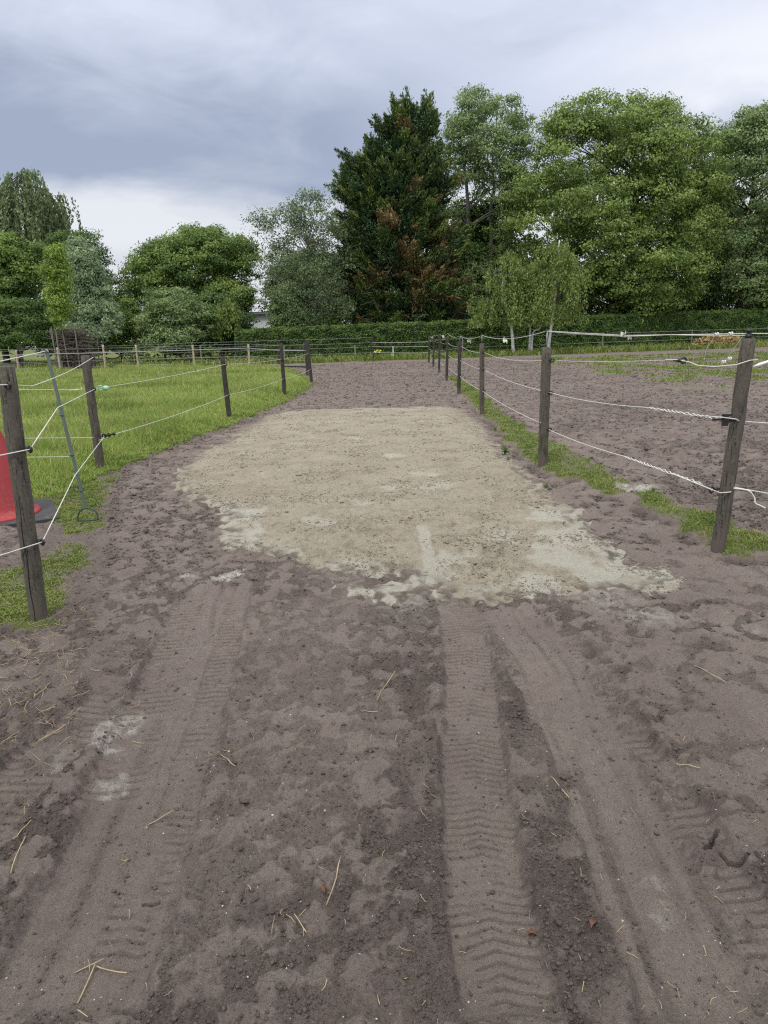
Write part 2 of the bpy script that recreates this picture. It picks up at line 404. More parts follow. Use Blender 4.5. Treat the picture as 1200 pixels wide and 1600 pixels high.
# ------------------------------------------------------------------ the ground sheet
yr = [-4, -3, -2, -1, -.4, 0, .3, .5, .65]
y = .75
while y < 420:
    yr.append(y); y *= 1.0019 if y <= 5 else 1.003 if y > 5 and y < 11 else (1.005 if y < 58 else 1.04)
yr = np.array(yr)
NC = 1000
s_in = np.linspace(-1, 1, NC)
s_out = 1 + np.geomspace(.003, 11, 60)
sc = np.concatenate([-s_out[::-1], s_in, s_out])
half = .62 * np.maximum(yr, .7) + .5
def churn(x, y, sp):            # broken-up crumbs
    a = np.abs(fbm(x, y, .11, 3, 31, .65, sp)) * 1.2; b = np.abs(fbm(x, y, .035, 2, 33, .6, sp))
    return .020 * a + .010 * b + .008 * fbm(x, y, .3, 3, 35, .5, sp)
def ground_fn(x, y):
    sp = np.where(y < 5, np.maximum(.0020 * y, .0022), .0034 * np.maximum(y, .7))
    z = .028 * fbm(x, y, 2.4, 3, 1, .5, sp)
    near = 1 - sst(y, 6, 12)
    # trodden plates with broken edges
    pn = fbm(x, y, .15, 4, 5, .6, sp) + .10 * fbm(x, y, 1.5, 2, 8, .5, sp) + .10 * sst(x, .55, 1.1) - .10 * np.exp(-((x + .30) / .35) ** 2)
    nr = y < 9
    qx = x[nr] + .07 * fbm(x[nr], y[nr], .16, 3, 500, .6); qy = y[nr] + .07 * fbm(x[nr], y[nr], .16, 3, 510, .6)
    fa, fb = worley(qx, qy * .85, .135, 3); fc, fd = worley(qx, qy, .32, 4); rightw = sst(x[nr], .9, 1.5)
    cell = np.zeros(x.shape); cell[nr] = (1 - rightw) * (1 - sst(fb - fa, .08, .50)) + rightw * .8 * (1 - sst(fd - fc, .03, .30))
    dome = np.zeros(x.shape); dome[nr] = (1 - rightw) * (1 - np.clip(fa, 0, 1)) + rightw * (1 - np.clip(fc, 0, 1)) * 1.6
    loose = np.clip(.55 * (1 - sst(pn, -.26, .14)) + 1.0 * cell * (1 - .75 * sst(pn, .0, .35)), 0, 1)
    loose = .10 + .90 * sst(loose + .40 * fbm(x, y, .06, 3, 525, .65, sp), .30, .78) * (1 - .25 * sst(y, 2.6, 5))
    loose = np.clip(loose + .25 * fbm(x, y, .06, 2, 18, .6, sp), 0, 1)
    wx = x + .05 * fbm(x, y, .2, 2, 71, .5, sp); wy = y
    for pl, wd, st in LOOSEB:
        U, S, L = along(wx, wy, pl)
        loose = np.maximum(loose, st * (1 - sst(np.abs(U) + .09 * fbm(x, y, .14, 3, 530, .6, sp), wd * .2, wd * 1.3)) * (.5 + .5 * sst(fbm(x, y, .3, 2, 532), -.3, .1)))
    loose = loose * (.55 + .45 * sst(fbm(x, y, .9, 2, 15, .5, sp), -.35, .25))
    loose = loose * near + (1 - near) * np.clip(.42 + .75 * fbm(x, y, .16, 3, 40, .7, sp), 0, 1)
    z = z + (1 - loose) * .013 + (1 - sst(y, 2.6, 4.6)) * .030 * dome + near * .021 * fbm(x, y, .13, 4, 520, .65, sp) + loose * (churn(x, y, sp) * 1.0) + (.0022 + .0060 * loose) * fbm(x, y, .03, 3, 19, .7, sp) + .004 * fbm(x, y, .12, 3, 11, .55, sp)
    z = z + .010 * fbm(x, y * 1.5, .5, 3, 21, .5, sp)
    farr = sst(y, 3.2, 7)
    z = z + farr * (.034 * fbm(x, y, .15, 3, 44, .7, sp) + .02 * fbm(x, y, .8, 2, 48, .5, sp))
    pad = sst(x - (2.1 + .02 * y), 0, .6) * sst(y, 3, 5)
    z = z + pad * (.045 * fbm(x, y, .22, 3, 52, .7, sp))
    # wheel tracks
    zt = .028 * fbm(x, y, 2.4, 2, 1, .5, sp) + .0018 * fbm(x, y, .03, 2, 77, .6, sp) + .004 * fbm(x, y, .25, 3, 79, .5, sp)
    nz = y < 4.6
    xs, ys, sps = x[nz], y[nz], sp[nz]; z2 = z[nz]; loose_shade = loose[nz]; zt2 = zt[nz]
    en = .02 * fbm(xs, ys, .12, 3, 91, .6, sps)
    wear = sst(fbm(xs, ys, .22, 4, 95, .6, sps), -.36, .10)
    def bars(S, U, wd, pitch, vee, amp, deep=1.5):
        ph = (S - vee * (1 - (1 - np.minimum(np.abs(U) / wd, 1)) ** 1.8)) / pitch
        fr = ph - np.floor(ph)
        line = np.exp(-((fr - .5) / .11) ** 2)
        return -amp * deep * line * (.15 + .85 * wear) + .3 * amp * np.sin(2 * PI * ph)
    def ribs(U, wd, k, amp):
        return amp * np.sin(U / wd * PI * k + 1.5 * np.sin(ys * 3))
    tracks = [(TC, .20, 'rib', -.003), (TC1, .10, 'bar', -.004), (TC2, .065, 'side', -.007), (TD, .12, 'bar', -.006), (TB2, .13, 'bar', -.005), (TA2, .13, 'bar', -.004), (TB, .15, 'rib', -.006), (TA, .118, 'vee', -.006)]
    for pl, wd, kind, dep in tracks:
        U, S, L = along(xs, ys, pl)
        au = np.abs(U) + en
        endm = sst(S, .0, .12) * sst(L - S, 0., .12)
        m = (1 - sst(au, wd * .84, wd * 1.12)) * endm
        if kind in ('bar', 'side'): m = m * (.35 + .65 * wear)
        if kind == 'vee': tread = bars(S + .004 * perlin(xs / .09, ys / .09, 64), U, wd, .034, .026, .0042)
        elif kind == 'bar': tread = bars(S, U + wd, wd * 2, .042, .016, .0048)
        elif kind == 'side': tread = bars(S, U, wd, .040, .01, .0046)
        else: tread = ribs(U, wd, 4.2, .0012) + .0085 * fbm(U * 1. + .03 * perlin(S / .5, S * 0, 62), S * .035, .05, 3, 61, .6) + .003 * fbm(xs, ys, .05, 2, 63, .6, sps)
        z2 = z2 * (1 - m) + (zt2 + dep + tread + .004 * fbm(xs, ys, .07, 4, 66, .65, sps)) * m
        berm = np.exp(-((au - wd * 1.18) / .022) ** 2) * endm * .006
        z2 = z2 + berm * (.5 + fbm(xs, ys, .06, 2, 99, .5, sps))
        loose_shade = loose_shade * (1 - m) + m * (.10 + .12 * np.clip(fbm(xs, ys, .1, 3, 98, .6, sps) * 2, 0, 1) + .55 * np.clip(-tread / .007, 0, 1))  # tread grooves also get a darker soil colour, painting in their shade
        if kind == 'vee':       # smooth rim left of the tread
            rim = np.exp(-((U + wd * .98) / .012) ** 2) * endm; z2 = z2 + rim * .004
    for cr, wd in ((CR1, .007), (CR2, .008), (CR3, .005), (CR4, .005)):
        U, S, L = along(xs + .012 * fbm(xs, ys, .03, 2, 3), ys + .012 * fbm(xs, ys, .03, 2, 4), cr)
        k = 1 - sst(np.abs(U), wd * .45, wd)
        z2 = z2 - .05 * k; loose_shade = np.maximum(loose_shade, k)
    for (px, py), r, d in (((925, 1020), .09, .02), ((968, 1055), .06, .022), ((1105, 1018), .12, .02), ((93, 1323), .022, .02), ((175, 1100), .02, .012), ((998, 995), .1, .015), ((560, 1030), .05, .012), ((885, 1210), .07, .015)):
        c = G(px, py); dd = np.hypot(xs - c[0], ys - c[1]) + .02 * fbm(xs, ys, .08, 2, 66)
        k = 1 - sst(dd, r * .3, r); z2 = z2 - d * k; loose_shade = np.maximum(loose_shade, .8 * k)
        z2 = z2 + np.exp(-((dd - r * 1.1) / (r * .3)) ** 2) * d * .3
    z = z.copy(); loose = loose.copy(); z[nz] = z2; loose[nz] = loose_shade
    fd_ = pad * np.clip(.40 + .9 * fbm(x, y, .18, 3, 540, .7, sp) + .6 * fbm(x, y, 1.8, 3, 545, .5, sp), 0, 1); loose = np.maximum(loose, fd_)
    # green cover
    nse = fbm(x, y, .5, 4, 120, .6, sp)
    dm = sdf((x, y), MEAD) + .28 * nse
    dn = sdf((x, y), NEARG) + .16 * nse
    ds = sdf((x, y), STRIP) + .13 * nse
    green = 1 - sst(dm, -.06, .05)
    green = np.maximum(green, (1 - sst(dn, -.12, .10)) * (.60 + .40 * sst(fbm(x, y, .25, 3, 125, .6, sp), -.40, .15)))
    gs = (1 - sst(ds, -.10, .10))
    gapd = np.hypot(x - G(990, 768)[0], (y - G(990, 768)[1]))
    gs = gs * sst(gapd, .10, .24)
    green = np.maximum(green, gs * (.65 + .35 * sst(fbm(x, y, .4, 4, 130, .65, sp), -.35, .15)))
    vline = np.where(x < 2.5, 40.6 + .05 * np.clip(x, -8, 2.5), np.minimum(40.7 + (x - 2.5) * .16, 44.5))
    green = np.maximum(green, sst(y - vline + .6 * fbm(x, y, 2., 3, 140), -.25, .35) * ((x > -6.2) | (y > 41)))
    weeds = sst(x, 5.5, 9) * sst(y, 13, 19) * (1 - sst(y, 36, 41)) * sst(fbm(x, y * .8, 1.7, 4, 150, .66, sp), -.22, .18)
    green = np.maximum(green, .92 * weeds)
    raise_ = np.maximum(1 - sst(dm, -.5, .02), gs)
    z = z + .035 * raise_
    # undercut edge of the turf along the right-hand fence
    z = z - .03 * np.exp(-((ds - .06) / .05) ** 2) * (y < 14) * (fbm(x, y, .4, 2, 160) > -.05)
    loose = np.maximum(loose, .9 * np.exp(-((ds - .06) / .07) ** 2) * (y < 14) * sst(fbm(x, y, .4, 2, 160), -.1, .1))
    loose = np.maximum(loose, .75 * np.exp(-((dm - .08) / .10) ** 2)); loose = np.maximum(loose, .6 * np.exp(-((dn - .1) / .12) ** 2))
    powder = np.zeros(x.shape)
    for (px, py), r, a in POWD:
        c = G(px, py); dd = np.hypot(x - c[0], (y - c[1]) * .9) + .09 * fbm(x, y, .15, 3, 170, .6, sp)
        powder = np.maximum(powder, a * (1 - sst(dd, r * .2, r)))
    return z, np.clip(loose, 0, 1), green, powder
XX = (half[:, None] * sc[None, :]); YY = np.repeat(yr[:, None], len(sc), 1)
gz, gl, gg, gp = ground_fn(XX.ravel(), YY.ravel())
print('ground', len(gz), round(time.time() - T0, 1))
def grid_faces(nr, ncol):
    i = np.arange(nr - 1)[:, None] * ncol; j = np.arange(ncol - 1)[None]
    return np.stack([i + j, i + j + 1, i + ncol + j + 1, i + ncol + j], -1).reshape(-1, 4)
FCS = grid_faces(len(yr), len(sc))
GZ = gz.reshape(XX.shape); GL = gl.reshape(XX.shape); GGm = gg.reshape(XX.shape)
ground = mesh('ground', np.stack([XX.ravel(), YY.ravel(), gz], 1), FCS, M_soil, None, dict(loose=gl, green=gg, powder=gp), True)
tag(ground, 'purple-brown bare soil of the track and paddock, rutted by tyres', 'ground', kind='structure')
def sample(grid, x, y):
    fi = np.interp(y, yr, np.arange(len(yr))); h = np.interp(y, yr, half); fj = np.interp(x / h, sc, np.arange(len(sc)))
    i = np.clip(fi.astype(int), 0, len(yr) - 2); j = np.clip(fj.astype(int), 0, len(sc) - 2); a = fi - i; b = fj - j
    return grid[i, j] * (1 - a) * (1 - b) + grid[i + 1, j] * a * (1 - b) + grid[i, j + 1] * (1 - a) * b + grid[i + 1, j + 1] * a * b
def gzat(x, y): return sample(GZ, np.atleast_1d(x), np.atleast_1d(y))

# ------------------------------------------------------------------ the sand patch, a layer of its own on the soil
r0, r1 = np.searchsorted(yr, 3.3), np.searchsorted(yr, 15.5)
c0 = 60; c1 = 60 + NC
sX = XX[r0:r1, c0:c1]; sY = YY[r0:r1, c0:c1]
x, y = sX.ravel(), sY.ravel(); sp = .0034 * y
d = sdf((x, y), SANDP)
edge = .13 * fbm(x, y, .5, 4, 200, .65, sp) + .09 * fbm(x, y, .16, 4, 205, .7, sp)
dd = d + edge
PALES = [((365, 815), .30), ((385, 842), .22), ((575, 928), .42), ((630, 922), .25), ((520, 915), .15), ((680, 765), .38), ((620, 770), .22), ((655, 745), .3), ((870, 812), .32), ((905, 845), .36), ((960, 880), .38), ((1010, 900), .30),
         ((880, 880), .30), ((560, 800), .2), ((500, 825), .2), ((700, 880), .2), ((690, 905), .18), ((850, 925), .25), ((445, 868), .12), ((200 + 60, 755), .1), ((940, 905), .3), ((780, 855), .2), ((610, 716), .25), ((560, 690), .25)]
pale = np.zeros(x.shape); pn = fbm(x, y, .25, 4, 210, .6, sp)
for (px, py), r in PALES:
    c = G(px, py); q = np.hypot(x - c[0], (y - c[1]) * .8) + .22 * pn
    k_ = py > 780 and (px < 420 or px > 830 or py > 910)
    pale = np.maximum(pale, (1. if k_ else .7) * (1 - sst(q, r * (.5 if k_ else .2), r * (.9 if k_ else .6))))
pale = np.maximum(pale, .6 * (1 - sst(np.abs(dd + .12), .05, .16)) * sst(fbm(x, y, .6, 2, 215), .0, .2) * (y < 7))
rough = 1 - .7 * pale
hz = .012 * fbm(x, y, .9, 3, 220, .5, sp) + rough * (.045 * np.abs(fbm(x, y, .10, 3, 225, .75, sp)) + .018 * fbm(x, y * 1.6, .42, 3, 228, .6, sp)) + .002 * fbm(x, y, .05, 2, 230, .5, sp) + rough * .022 * np.abs(fbm(x * .45 + .1 * y, y * 1.5, .16, 3, 233, .65, sp))
U, S, L = along(x, y, TR([(668, 948), (672, 915), (668, 870), (660, 830)]))
tm = (1 - sst(np.abs(U) + .02 * pn, .035, .06)); pale = np.maximum(pale, tm * .9); hz = hz - tm * .012
U, S, L = along(x, y, TR([(640, 740), (680, 770), (715, 800), (740, 850), (745, 900)]))
tm = (1 - sst(np.abs(U), .08, .16)); hz = hz - tm * .012
gzz = GZ[r0:r1, c0:c1].ravel(); smooth_g = .028 * fbm(x, y, 2.4, 3, 1, .5, sp) + .010
th = .5 * sst(-dd, -.05, .12)
base = gzz * (1 - sst(-dd, 0, .3)) + smooth_g * sst(-dd, 0, .3)
sz = base + np.where(dd < 0, 0, -1) * np.clip(dd * .4, 0, .06) + sst(-dd, -.02, .10) * .006 + sst(-dd, .0, .6) * .026 + hz * sst(-dd, -.03, .2)
keepv = (dd < .14).reshape(sX.shape)
fk = (keepv[:-1, :-1] | keepv[1:, :-1] | keepv[:-1, 1:] | keepv[1:, 1:]).ravel()
sf = grid_faces(*sX.shape)[fk]
used = np.zeros(len(x), bool); used[sf.ravel()] = True; remap = np.cumsum(used) - 1
sz = np.where(dd < -.04, np.maximum(sz, gzz + .004 + .5 * hz * sst(-dd, .04, .2)), sz)
sloose = np.clip(.36 + .35 * fbm(x, y, .3, 3, 240, .6, sp) + .5 * fbm(x, y, .07, 2, 245, .7, sp), 0, .8) * (1 - pale)
thin = (1 - sst(-dd, .0, .26)) * .9 * sst(fbm(x, y, .10, 4, 250, .7, sp), -.2, .25)
SZ = np.full(XX.shape, -9.); SZ[r0:r1, c0:c1] = np.where(dd < .05, sz, -9).reshape(sX.shape)
sand = mesh('sand_patch', np.stack([x, y, sz], 1)[used], remap[sf], M_sand, None, dict(loose=sloose[used], pale=pale[used], thin=thin[used]), True)
tag(sand, 'pale yellowish sand spread across the track between the two rope fences', 'sand', kind='structure')
SANDD = dd.reshape(sX.shape); SPALE = pale.reshape(sX.shape)
del gz, gl, gg, gp
print('sand', round(time.time() - T0, 1))

# ------------------------------------------------------------------ clods
ICO = np.array([(0, 0, 1)] + [(math.cos(a) * .894, math.sin(a) * .894, .447) for a in np.arange(5) * 2 * PI / 5] + [(math.cos(a) * .894, math.sin(a) * .894, -.447) for a in (np.arange(5) + .5) * 2 * PI / 5] + [(0, 0, -1)])
ICF = np.array([(0, 1 + k, 1 + (k + 1) % 5) for k in range(5)] + [(1 + k, 6 + k, 1 + (k + 1) % 5) for k in range(5)] + [(1 + (k + 1) % 5, 6 + k, 6 + (k + 1) % 5) for k in range(5)] + [(11, 6 + (k + 1) % 5, 6 + k) for k in range(5)])
def clods(name, x, y, z, r, mat, label, attrs, rng):
    n = len(x)
    j = 1 + .22 * rng.standard_normal((n, 12, 1)); sc3 = rng.uniform(.65, 1.25, (n, 1, 3)); sc3[:, :, 2] *= .75
    a = rng.uniform(0, 2 * PI, n); c, s = np.cos(a)[:, None], np.sin(a)[:, None]
    V = ICO[None] * j * sc3 * r[:, None, None]
    V = np.stack([V[..., 0] * c - V[..., 1] * s, V[..., 0] * s + V[..., 1] * c, V[..., 2]], -1) + np.stack([x, y, z + r * .25], 1)[:, None]
    Fc = (ICF[None] + 12 * np.arange(n)[:, None, None]).reshape(-1, 3)
    at = {k: np.repeat(v, 12) for k, v in attrs.items()}
    o = mesh(name, V.reshape(-1, 3), Fc, mat, None, at, True)
    tag(o, label, 'soil', kind='stuff'); return o
rng = np.random.default_rng(5)
n = 900000
y = .95 * np.exp(rng.uniform(0, 1, n) * math.log(9 / .95)); x = rng.uniform(-1, 1, n) * (.62 * y + .4)
l = sample(GL, x, y); g = sample(GGm, x, y); sd = sample(SZ, x, y)
cl = fbm(x, y, .12, 2, 300)
k = (rng.uniform(0, 1, n) < .012 + .95 * np.clip(l - .35, 0, 1) ** 1.5 * (.4 + 1.6 * np.clip(cl + .1, 0, 1))) & (g < .3) & (sd < -1)
x, y, l = x[k], y[k], l[k]
r = np.clip(.0016 * np.exp(.62 * rng.standard_normal(len(x))), .0009, .006) * (1 + .13 * y)
big = rng.uniform(0, 1, len(x)) < .015 * (l > .5); r[big] *= 2.2
clods('soil_clods', x, y, gzat(x, y), r, M_soil, 'dark crumbs and clods of loosened soil on the track', dict(loose=np.clip(.35 + .5 * rng.uniform(size=len(x)), 0, 1), green=np.zeros(len(x)), powder=np.zeros(len(x))), rng)
print('clods', len(x))
n = 110000
y = 3.7 * np.exp(rng.uniform(0, 1, n) * math.log(14 / 3.7)); x = rng.uniform(-3, 3, n)
s_ = sample(SZ, x, y); k = (s_ > -1) & (rng.uniform(0, 1, n) < .25 + 1.6 * fbm(x, y, .5, 3, 310)); x, y, s_ = x[k], y[k], s_[k]
ok = (s_ >= gzat(x, y) - .002); x, y, s_ = x[ok], y[ok], s_[ok]
r = np.clip(.0034 * np.exp(.5 * rng.standard_normal(len(x))), .002, .016) * (1 + .05 * y)
clods('sand_lumps', x, y, s_, r, M_sand, 'small lumps of damp sand scattered over the sand patch', dict(loose=rng.uniform(.0, .4, len(x)), pale=np.zeros(len(x)), thin=np.zeros(len(x))), rng)
n = 420; pxy = np.stack([rng.uniform(-20, 1220, n), rng.uniform(960, 1620, n)], 1); q = GP(pxy); x, y = q[:, 0], q[:, 1]
clods('pale_grit', x, y, gzat(x, y), np.clip(.0013 * np.exp(.45 * rng.standard_normal(n)), .0006, .0035) * (.8 + .2 * y), simple('pale_grit', (.42, .39, .34), .8), 'tiny pale stones and lime crumbs in the soil', {}, rng)
# coarse clods further out on the paddock and the far track
n = 120000
y = 4.5 * np.exp(rng.uniform(0, 1, n) * math.log(38 / 4.5)); x = rng.uniform(-.6, 1, n) * (.62 * y + .4)
l = sample(GL, x, y); g = sample(GGm, x, y); sd = sample(SZ, x, y)
k = (g < .3) & (sd < -1) & (l > .4); x, y, l = x[k], y[k], l[k]
r = np.clip(.006 * np.exp(.5 * rng.standard_normal(len(x))), .004, .035) * (.7 + .05 * y)
clods('field_clods', x, y, gzat(x, y), r, M_soil, 'coarse clods on the harrowed paddock and the far end of the track', dict(loose=rng.uniform(.2, .95, len(x)), green=np.zeros(len(x)), powder=np.zeros(len(x))), rng)

# ------------------------------------------------------------------ grass
def blades(x, y, z, h, wd, lean, rng, tint):
    n = len(x); a = rng.uniform(0, 2 * PI, n); fx, fy = np.cos(a), np.sin(a)
    la = rng.uniform(0, 2 * PI, n); lx, ly = np.cos(la) * lean * h, np.sin(la) * lean * h
    P = np.stack([x, y, z], 1); V = np.zeros((n, 5, 3)); wv = np.stack([fx, fy, np.zeros(n)], 1) * wd[:, None] * .5
    mid = P + np.stack([lx * .3, ly * .3, h * .55], 1); tip = P + np.stack([lx, ly, h * (1 - .3 * lean)], 1)
    V[:, 0] = P - wv; V[:, 1] = P + wv; V[:, 2] = mid + wv * .8; V[:, 3] = mid - wv * .8; V[:, 4] = tip
    b = 5 * np.arange(n)[:, None]
    return V.reshape(-1, 3), b + np.array([[0, 1, 2, 3]]), b + np.array([[3, 2, 4]]), np.repeat(tint, 5)
M_grass = leaf_mat('meadow_grass', (.15, .25, .035), (.38, .49, .13), (.44, .39, .18), .35)
M_turf = leaf_mat('short_grass', (.10, .165, .03), (.25, .32, .08), (.33, .30, .14), .3)
n = 600000
y = 6.2 * np.exp(rng.uniform(0, 1, n) ** .92 * math.log(39 / 6.2)); x = -rng.uniform(0, 1, n) * (.72 * y + 1.5)
dm = sdf((x, y), MEAD) + .12 * fbm(x, y, .5, 3, 120, .6)
k = (dm < -.02); x, y, dm = x[k], y[k], dm[k]
hh = (.06 + .19 * sst(-dm, .1, .8)) * (1 + .55 * fbm(x, y, 1.3, 3, 400)) * rng.uniform(.6, 1.25, len(x))
wd = .0026 + .00075 * y
tint = np.clip(.5 + .8 * fbm(x, y, 2.2, 3, 410) + .25 * rng.standard_normal(len(x)), 0, 1)
dead = (rng.uniform(0, 1, len(x)) < .10 + .12 * sst(y, 10, 30)) * rng.uniform(.4, 1, len(x))
seed_ = rng.uniform(0, 1, len(x)) < .03; hh = np.where(seed_, hh * 1.4, hh) * (1 + .25 * fbm(x, y, .5, 2, 405)); dead = np.where(seed_, .8, dead)
V, q, t, tt = blades(x, y, gzat(x, y) - .01, hh, wd, rng.uniform(.1, .6, len(x)), rng, tint)
tag(mesh('meadow_grass', V, [q, t], M_grass, None, dict(tint=tt, dead=np.repeat(dead, 5))), 'tall bright green meadow grass left of the track', 'grass', kind='stuff')
def turf(name, N, xr, yrn, thr, label, hr=(.02, .06), seed=1, extra=None, wmul=1.):
    rng = np.random.default_rng(seed)
    y = yrn[0] * np.exp(rng.uniform(0, 1, N) * math.log(yrn[1] / yrn[0])); x = rng.uniform(*xr, N)
    if extra is not None: k = extra(x, y); x, y = x[k], y[k]
    g = sample(GGm, x, y); k = rng.uniform(thr, 1.05, len(x)) < g; x, y = x[k], y[k]
    hh = rng.uniform(*hr, len(x)) * (1 + fbm(x, y, .3, 2, 430)); wd = (.0025 + .0009 * y) * wmul
    tint = np.clip(.45 + .7 * fbm(x, y, .7, 3, 440) + .22 * rng.standard_normal(len(x)), 0, 1); dead = (rng.uniform(0, 1, len(x)) < .2 + .7 * np.clip(fbm(x, y, .35, 3, 450), 0, 1)) * rng.uniform(.3, 1, len(x))
    V, q, t, tt = blades(x, y, gzat(x, y) - .004, hh, wd, rng.uniform(.3, 1.3, len(x)), rng, tint)
    tag(mesh(name, V, [q, t], M_turf, None, dict(tint=tt, dead=np.repeat(dead, 5))), label, 'grass', kind='stuff')
turf('short_turf', 420000, (-5, -1.2), (3.1, 8.5), .25, 'thin short grass round the foot of the nearest left fence post', hr=(.008, .028), seed=3, extra=lambda x, y: sdf((x, y), NEARG) < .25)
turf('verge_grass', 260000, (1.2, 4.5), (4.0, 30), .5, 'narrow strip of short grass under the right rope fence', hr=(.012, .045), seed=4, extra=lambda x, y: sdf((x, y), STRIP) < .25)
turf('meadow_edge_grass', 160000, (-5, -1.8), (7, 27), .5, 'short turf along the rim of the meadow', seed=5, extra=lambda x, y: np.abs(sdf((x, y), MEAD)) < .35)
turf('weed_cover', 150000, (4.5, 27), (12, 43), .4, 'low green weeds coming up in patches on the paddock', hr=(.03, .09), seed=6, wmul=1.6)
turf('back_verge_grass', 70000, (-30, 34), (39, 56), .4, 'grass verge in front of the clipped hedge', hr=(.12, .45), seed=7, wmul=1.4)

# ------------------------------------------------------------------ straw
def stalk(mb, p, a, L, wd, bend, z0, rng, lift=.01):
    t = np.linspace(-.5, .5, 5); ca_, sa_ = math.cos(a), math.sin(a)
    bb = bend * L * (2 * np.abs(t) if rng.uniform() < .5 else t * t * 4)
    cx = p[0] + ca_ * t * L - sa_ * bb; cy = p[1] + sa_ * t * L + ca_ * bb
    cz = np.maximum(gzat(cx, cy), sample(SZ, cx, cy)); cz = np.maximum(cz, cz.max() * .7 + cz.min() * .3) + z0 + lift * (t + .5)
    mb.tube(np.stack([cx, cy, cz], 1), wd / 2, 4, True)
mb = MB(); rng = np.random.default_rng(12)
n = 0
while n < 480:
    if n < 270:
        px, py = rng.normal(60, 90), rng.normal(1030, 75)
        if px < -60 or px > 300 or py < 900: continue
        if px > 160 - (py - 950) * .25 and rng.uniform() < .75: continue
    elif n < 340: px, py = rng.uniform(0, 130), rng.uniform(880, 980)
    else: px, py = rng.uniform(-40, 1240), rng.uniform(930, 1640)
    p = G(px, py); L = rng.uniform(.012, .075) * (1 + (rng.uniform() < .12)) if n < 340 else rng.uniform(.006, .03)
    stalk(mb, p, rng.uniform(0, PI), L, rng.uniform(.0009, .0024), rng.normal(0, .09), .003, rng, rng.uniform(0, .02)); n += 1
tag(mb.make('straw_litter', M_straw), 'loose straw bits strewn on the soil, thickest below the left post', 'straw', kind='stuff')
STR = [((528, 1400), (515, 1436), (537, 1362), 'long straw stalk lying upright in front of the track centre, the longest there'),
       ((472, 1465), (462, 1448), (481, 1482), 'straight short straw stalk just left of the longest central one'),
       ((870, 1235), (858, 1219), (888, 1256), 'pale straw stalk at the edge of the clods right of the chevron tyre print'),
       ((1108, 1070), (1084, 1055), (1134, 1082), 'thin straw stalk on smooth soil right of the far wheel tracks'),
       ((140, 1535), (122, 1569), (150, 1510), 'lower leg of the crossed straw stalks at bottom left'),
       ((138, 1512), (117, 1522), (163, 1502), 'short top stalk of the crossed straw at bottom left'),
       ((168, 1518), (145, 1511), (197, 1526), 'right-pointing stalk of the crossed straw at bottom left'),
       ((250, 1280), (232, 1290), (270, 1269), 'slightly bent straw stalk on the smooth left wheel track'),
       ((38, 1310), (22, 1329), (52, 1297), 'straw stalk at the left rim, the upper of a pair'),
       ((28, 1360), (17, 1384), (41, 1330), 'kinked straw stalk at the left rim, the lower of a pair'),
       ((355, 1198), (345, 1189), (368, 1210), 'short yellow straw stalk right of the left tread marks'),
       ((590, 1105), (588, 1108), (617, 1062), 'whitish straw stalk among the trodden plates in mid track'),
       ((1070, 1214), (1055, 1209), (1092, 1218), 'flat straw stalk beside the right tread bars'),
       ((86, 1165), (60, 1166), (104, 1144), 'straw stalk beside the pale powder spill on the left'),
       ((578, 1122), (565, 1123), (591, 1124), 'short white straw stalk lying crosswise in mid track')]
for i, (_, a, b, lab) in enumerate(STR):
    A_, B_ = G(*a), G(*b); c = (A_ + B_) / 2; d = B_ - A_
    mb = MB(); stalk(mb, c, math.atan2(d[1], d[0]), np.linalg.norm(d), .0034, (.012 + .03 * (i % 3 == 0)) * (-1) ** i, .004, rng, .006)
    tag(mb.make('straw_stalk', M_straw, loc=(c[0], c[1], float(gzat(c[0], c[1])[0]))), lab, 'straw', 'single straw stalks on the track')

for i, ((px, py), L_, lab) in enumerate((((925, 1455), .05, 'curled orange-brown dead leaf on the dark clods right of the tyre print'), ((833, 1458), .04, 'crumpled brown leaf scrap at the right rim of the chevron tyre print'), ((505, 1408), .03, 'small reddish leaf scrap just left of the longest straw stalk'))):
    g = G(px, py); r_ = np.random.default_rng(90 + i); z = float(gzat(*g)[0]) + .003; V = []; L_ *= .62
    ang = 1.1 - i; nL = 7
    for j in range(nL):
        t = j / (nL - 1); wd_ = L_ * .3 * math.sin(PI * min(1, t * .9 + .06)) + .001
        for k in (-1, -.4, .4, 1):
            u = (t - .5) * L_; v = k * wd_
            V.append((g[0] + u * math.cos(ang) - v * math.sin(ang), g[1] + u * math.sin(ang) + v * math.cos(ang), z + .012 * abs(k) + .006 * math.sin(t * 5) + r_.normal(0, .001)))
    V = np.array(V); q = [(a * 4 + b, a * 4 + b + 1, a * 4 + b + 5, a * 4 + b + 4) for a in range(nL - 1) for b in range(3)]
    tag(mesh('dead_leaf', np.vstack([V, V - (0, 0, .0008)]), np.vstack([q, np.array(q)[:, ::-1] + len(V)]), simple('dead_leaf', (.13, .065, .04), .8, var=.3, scale=90), None, None, True, (g[0], g[1], z)), lab, 'leaf', 'dead leaves on the track')

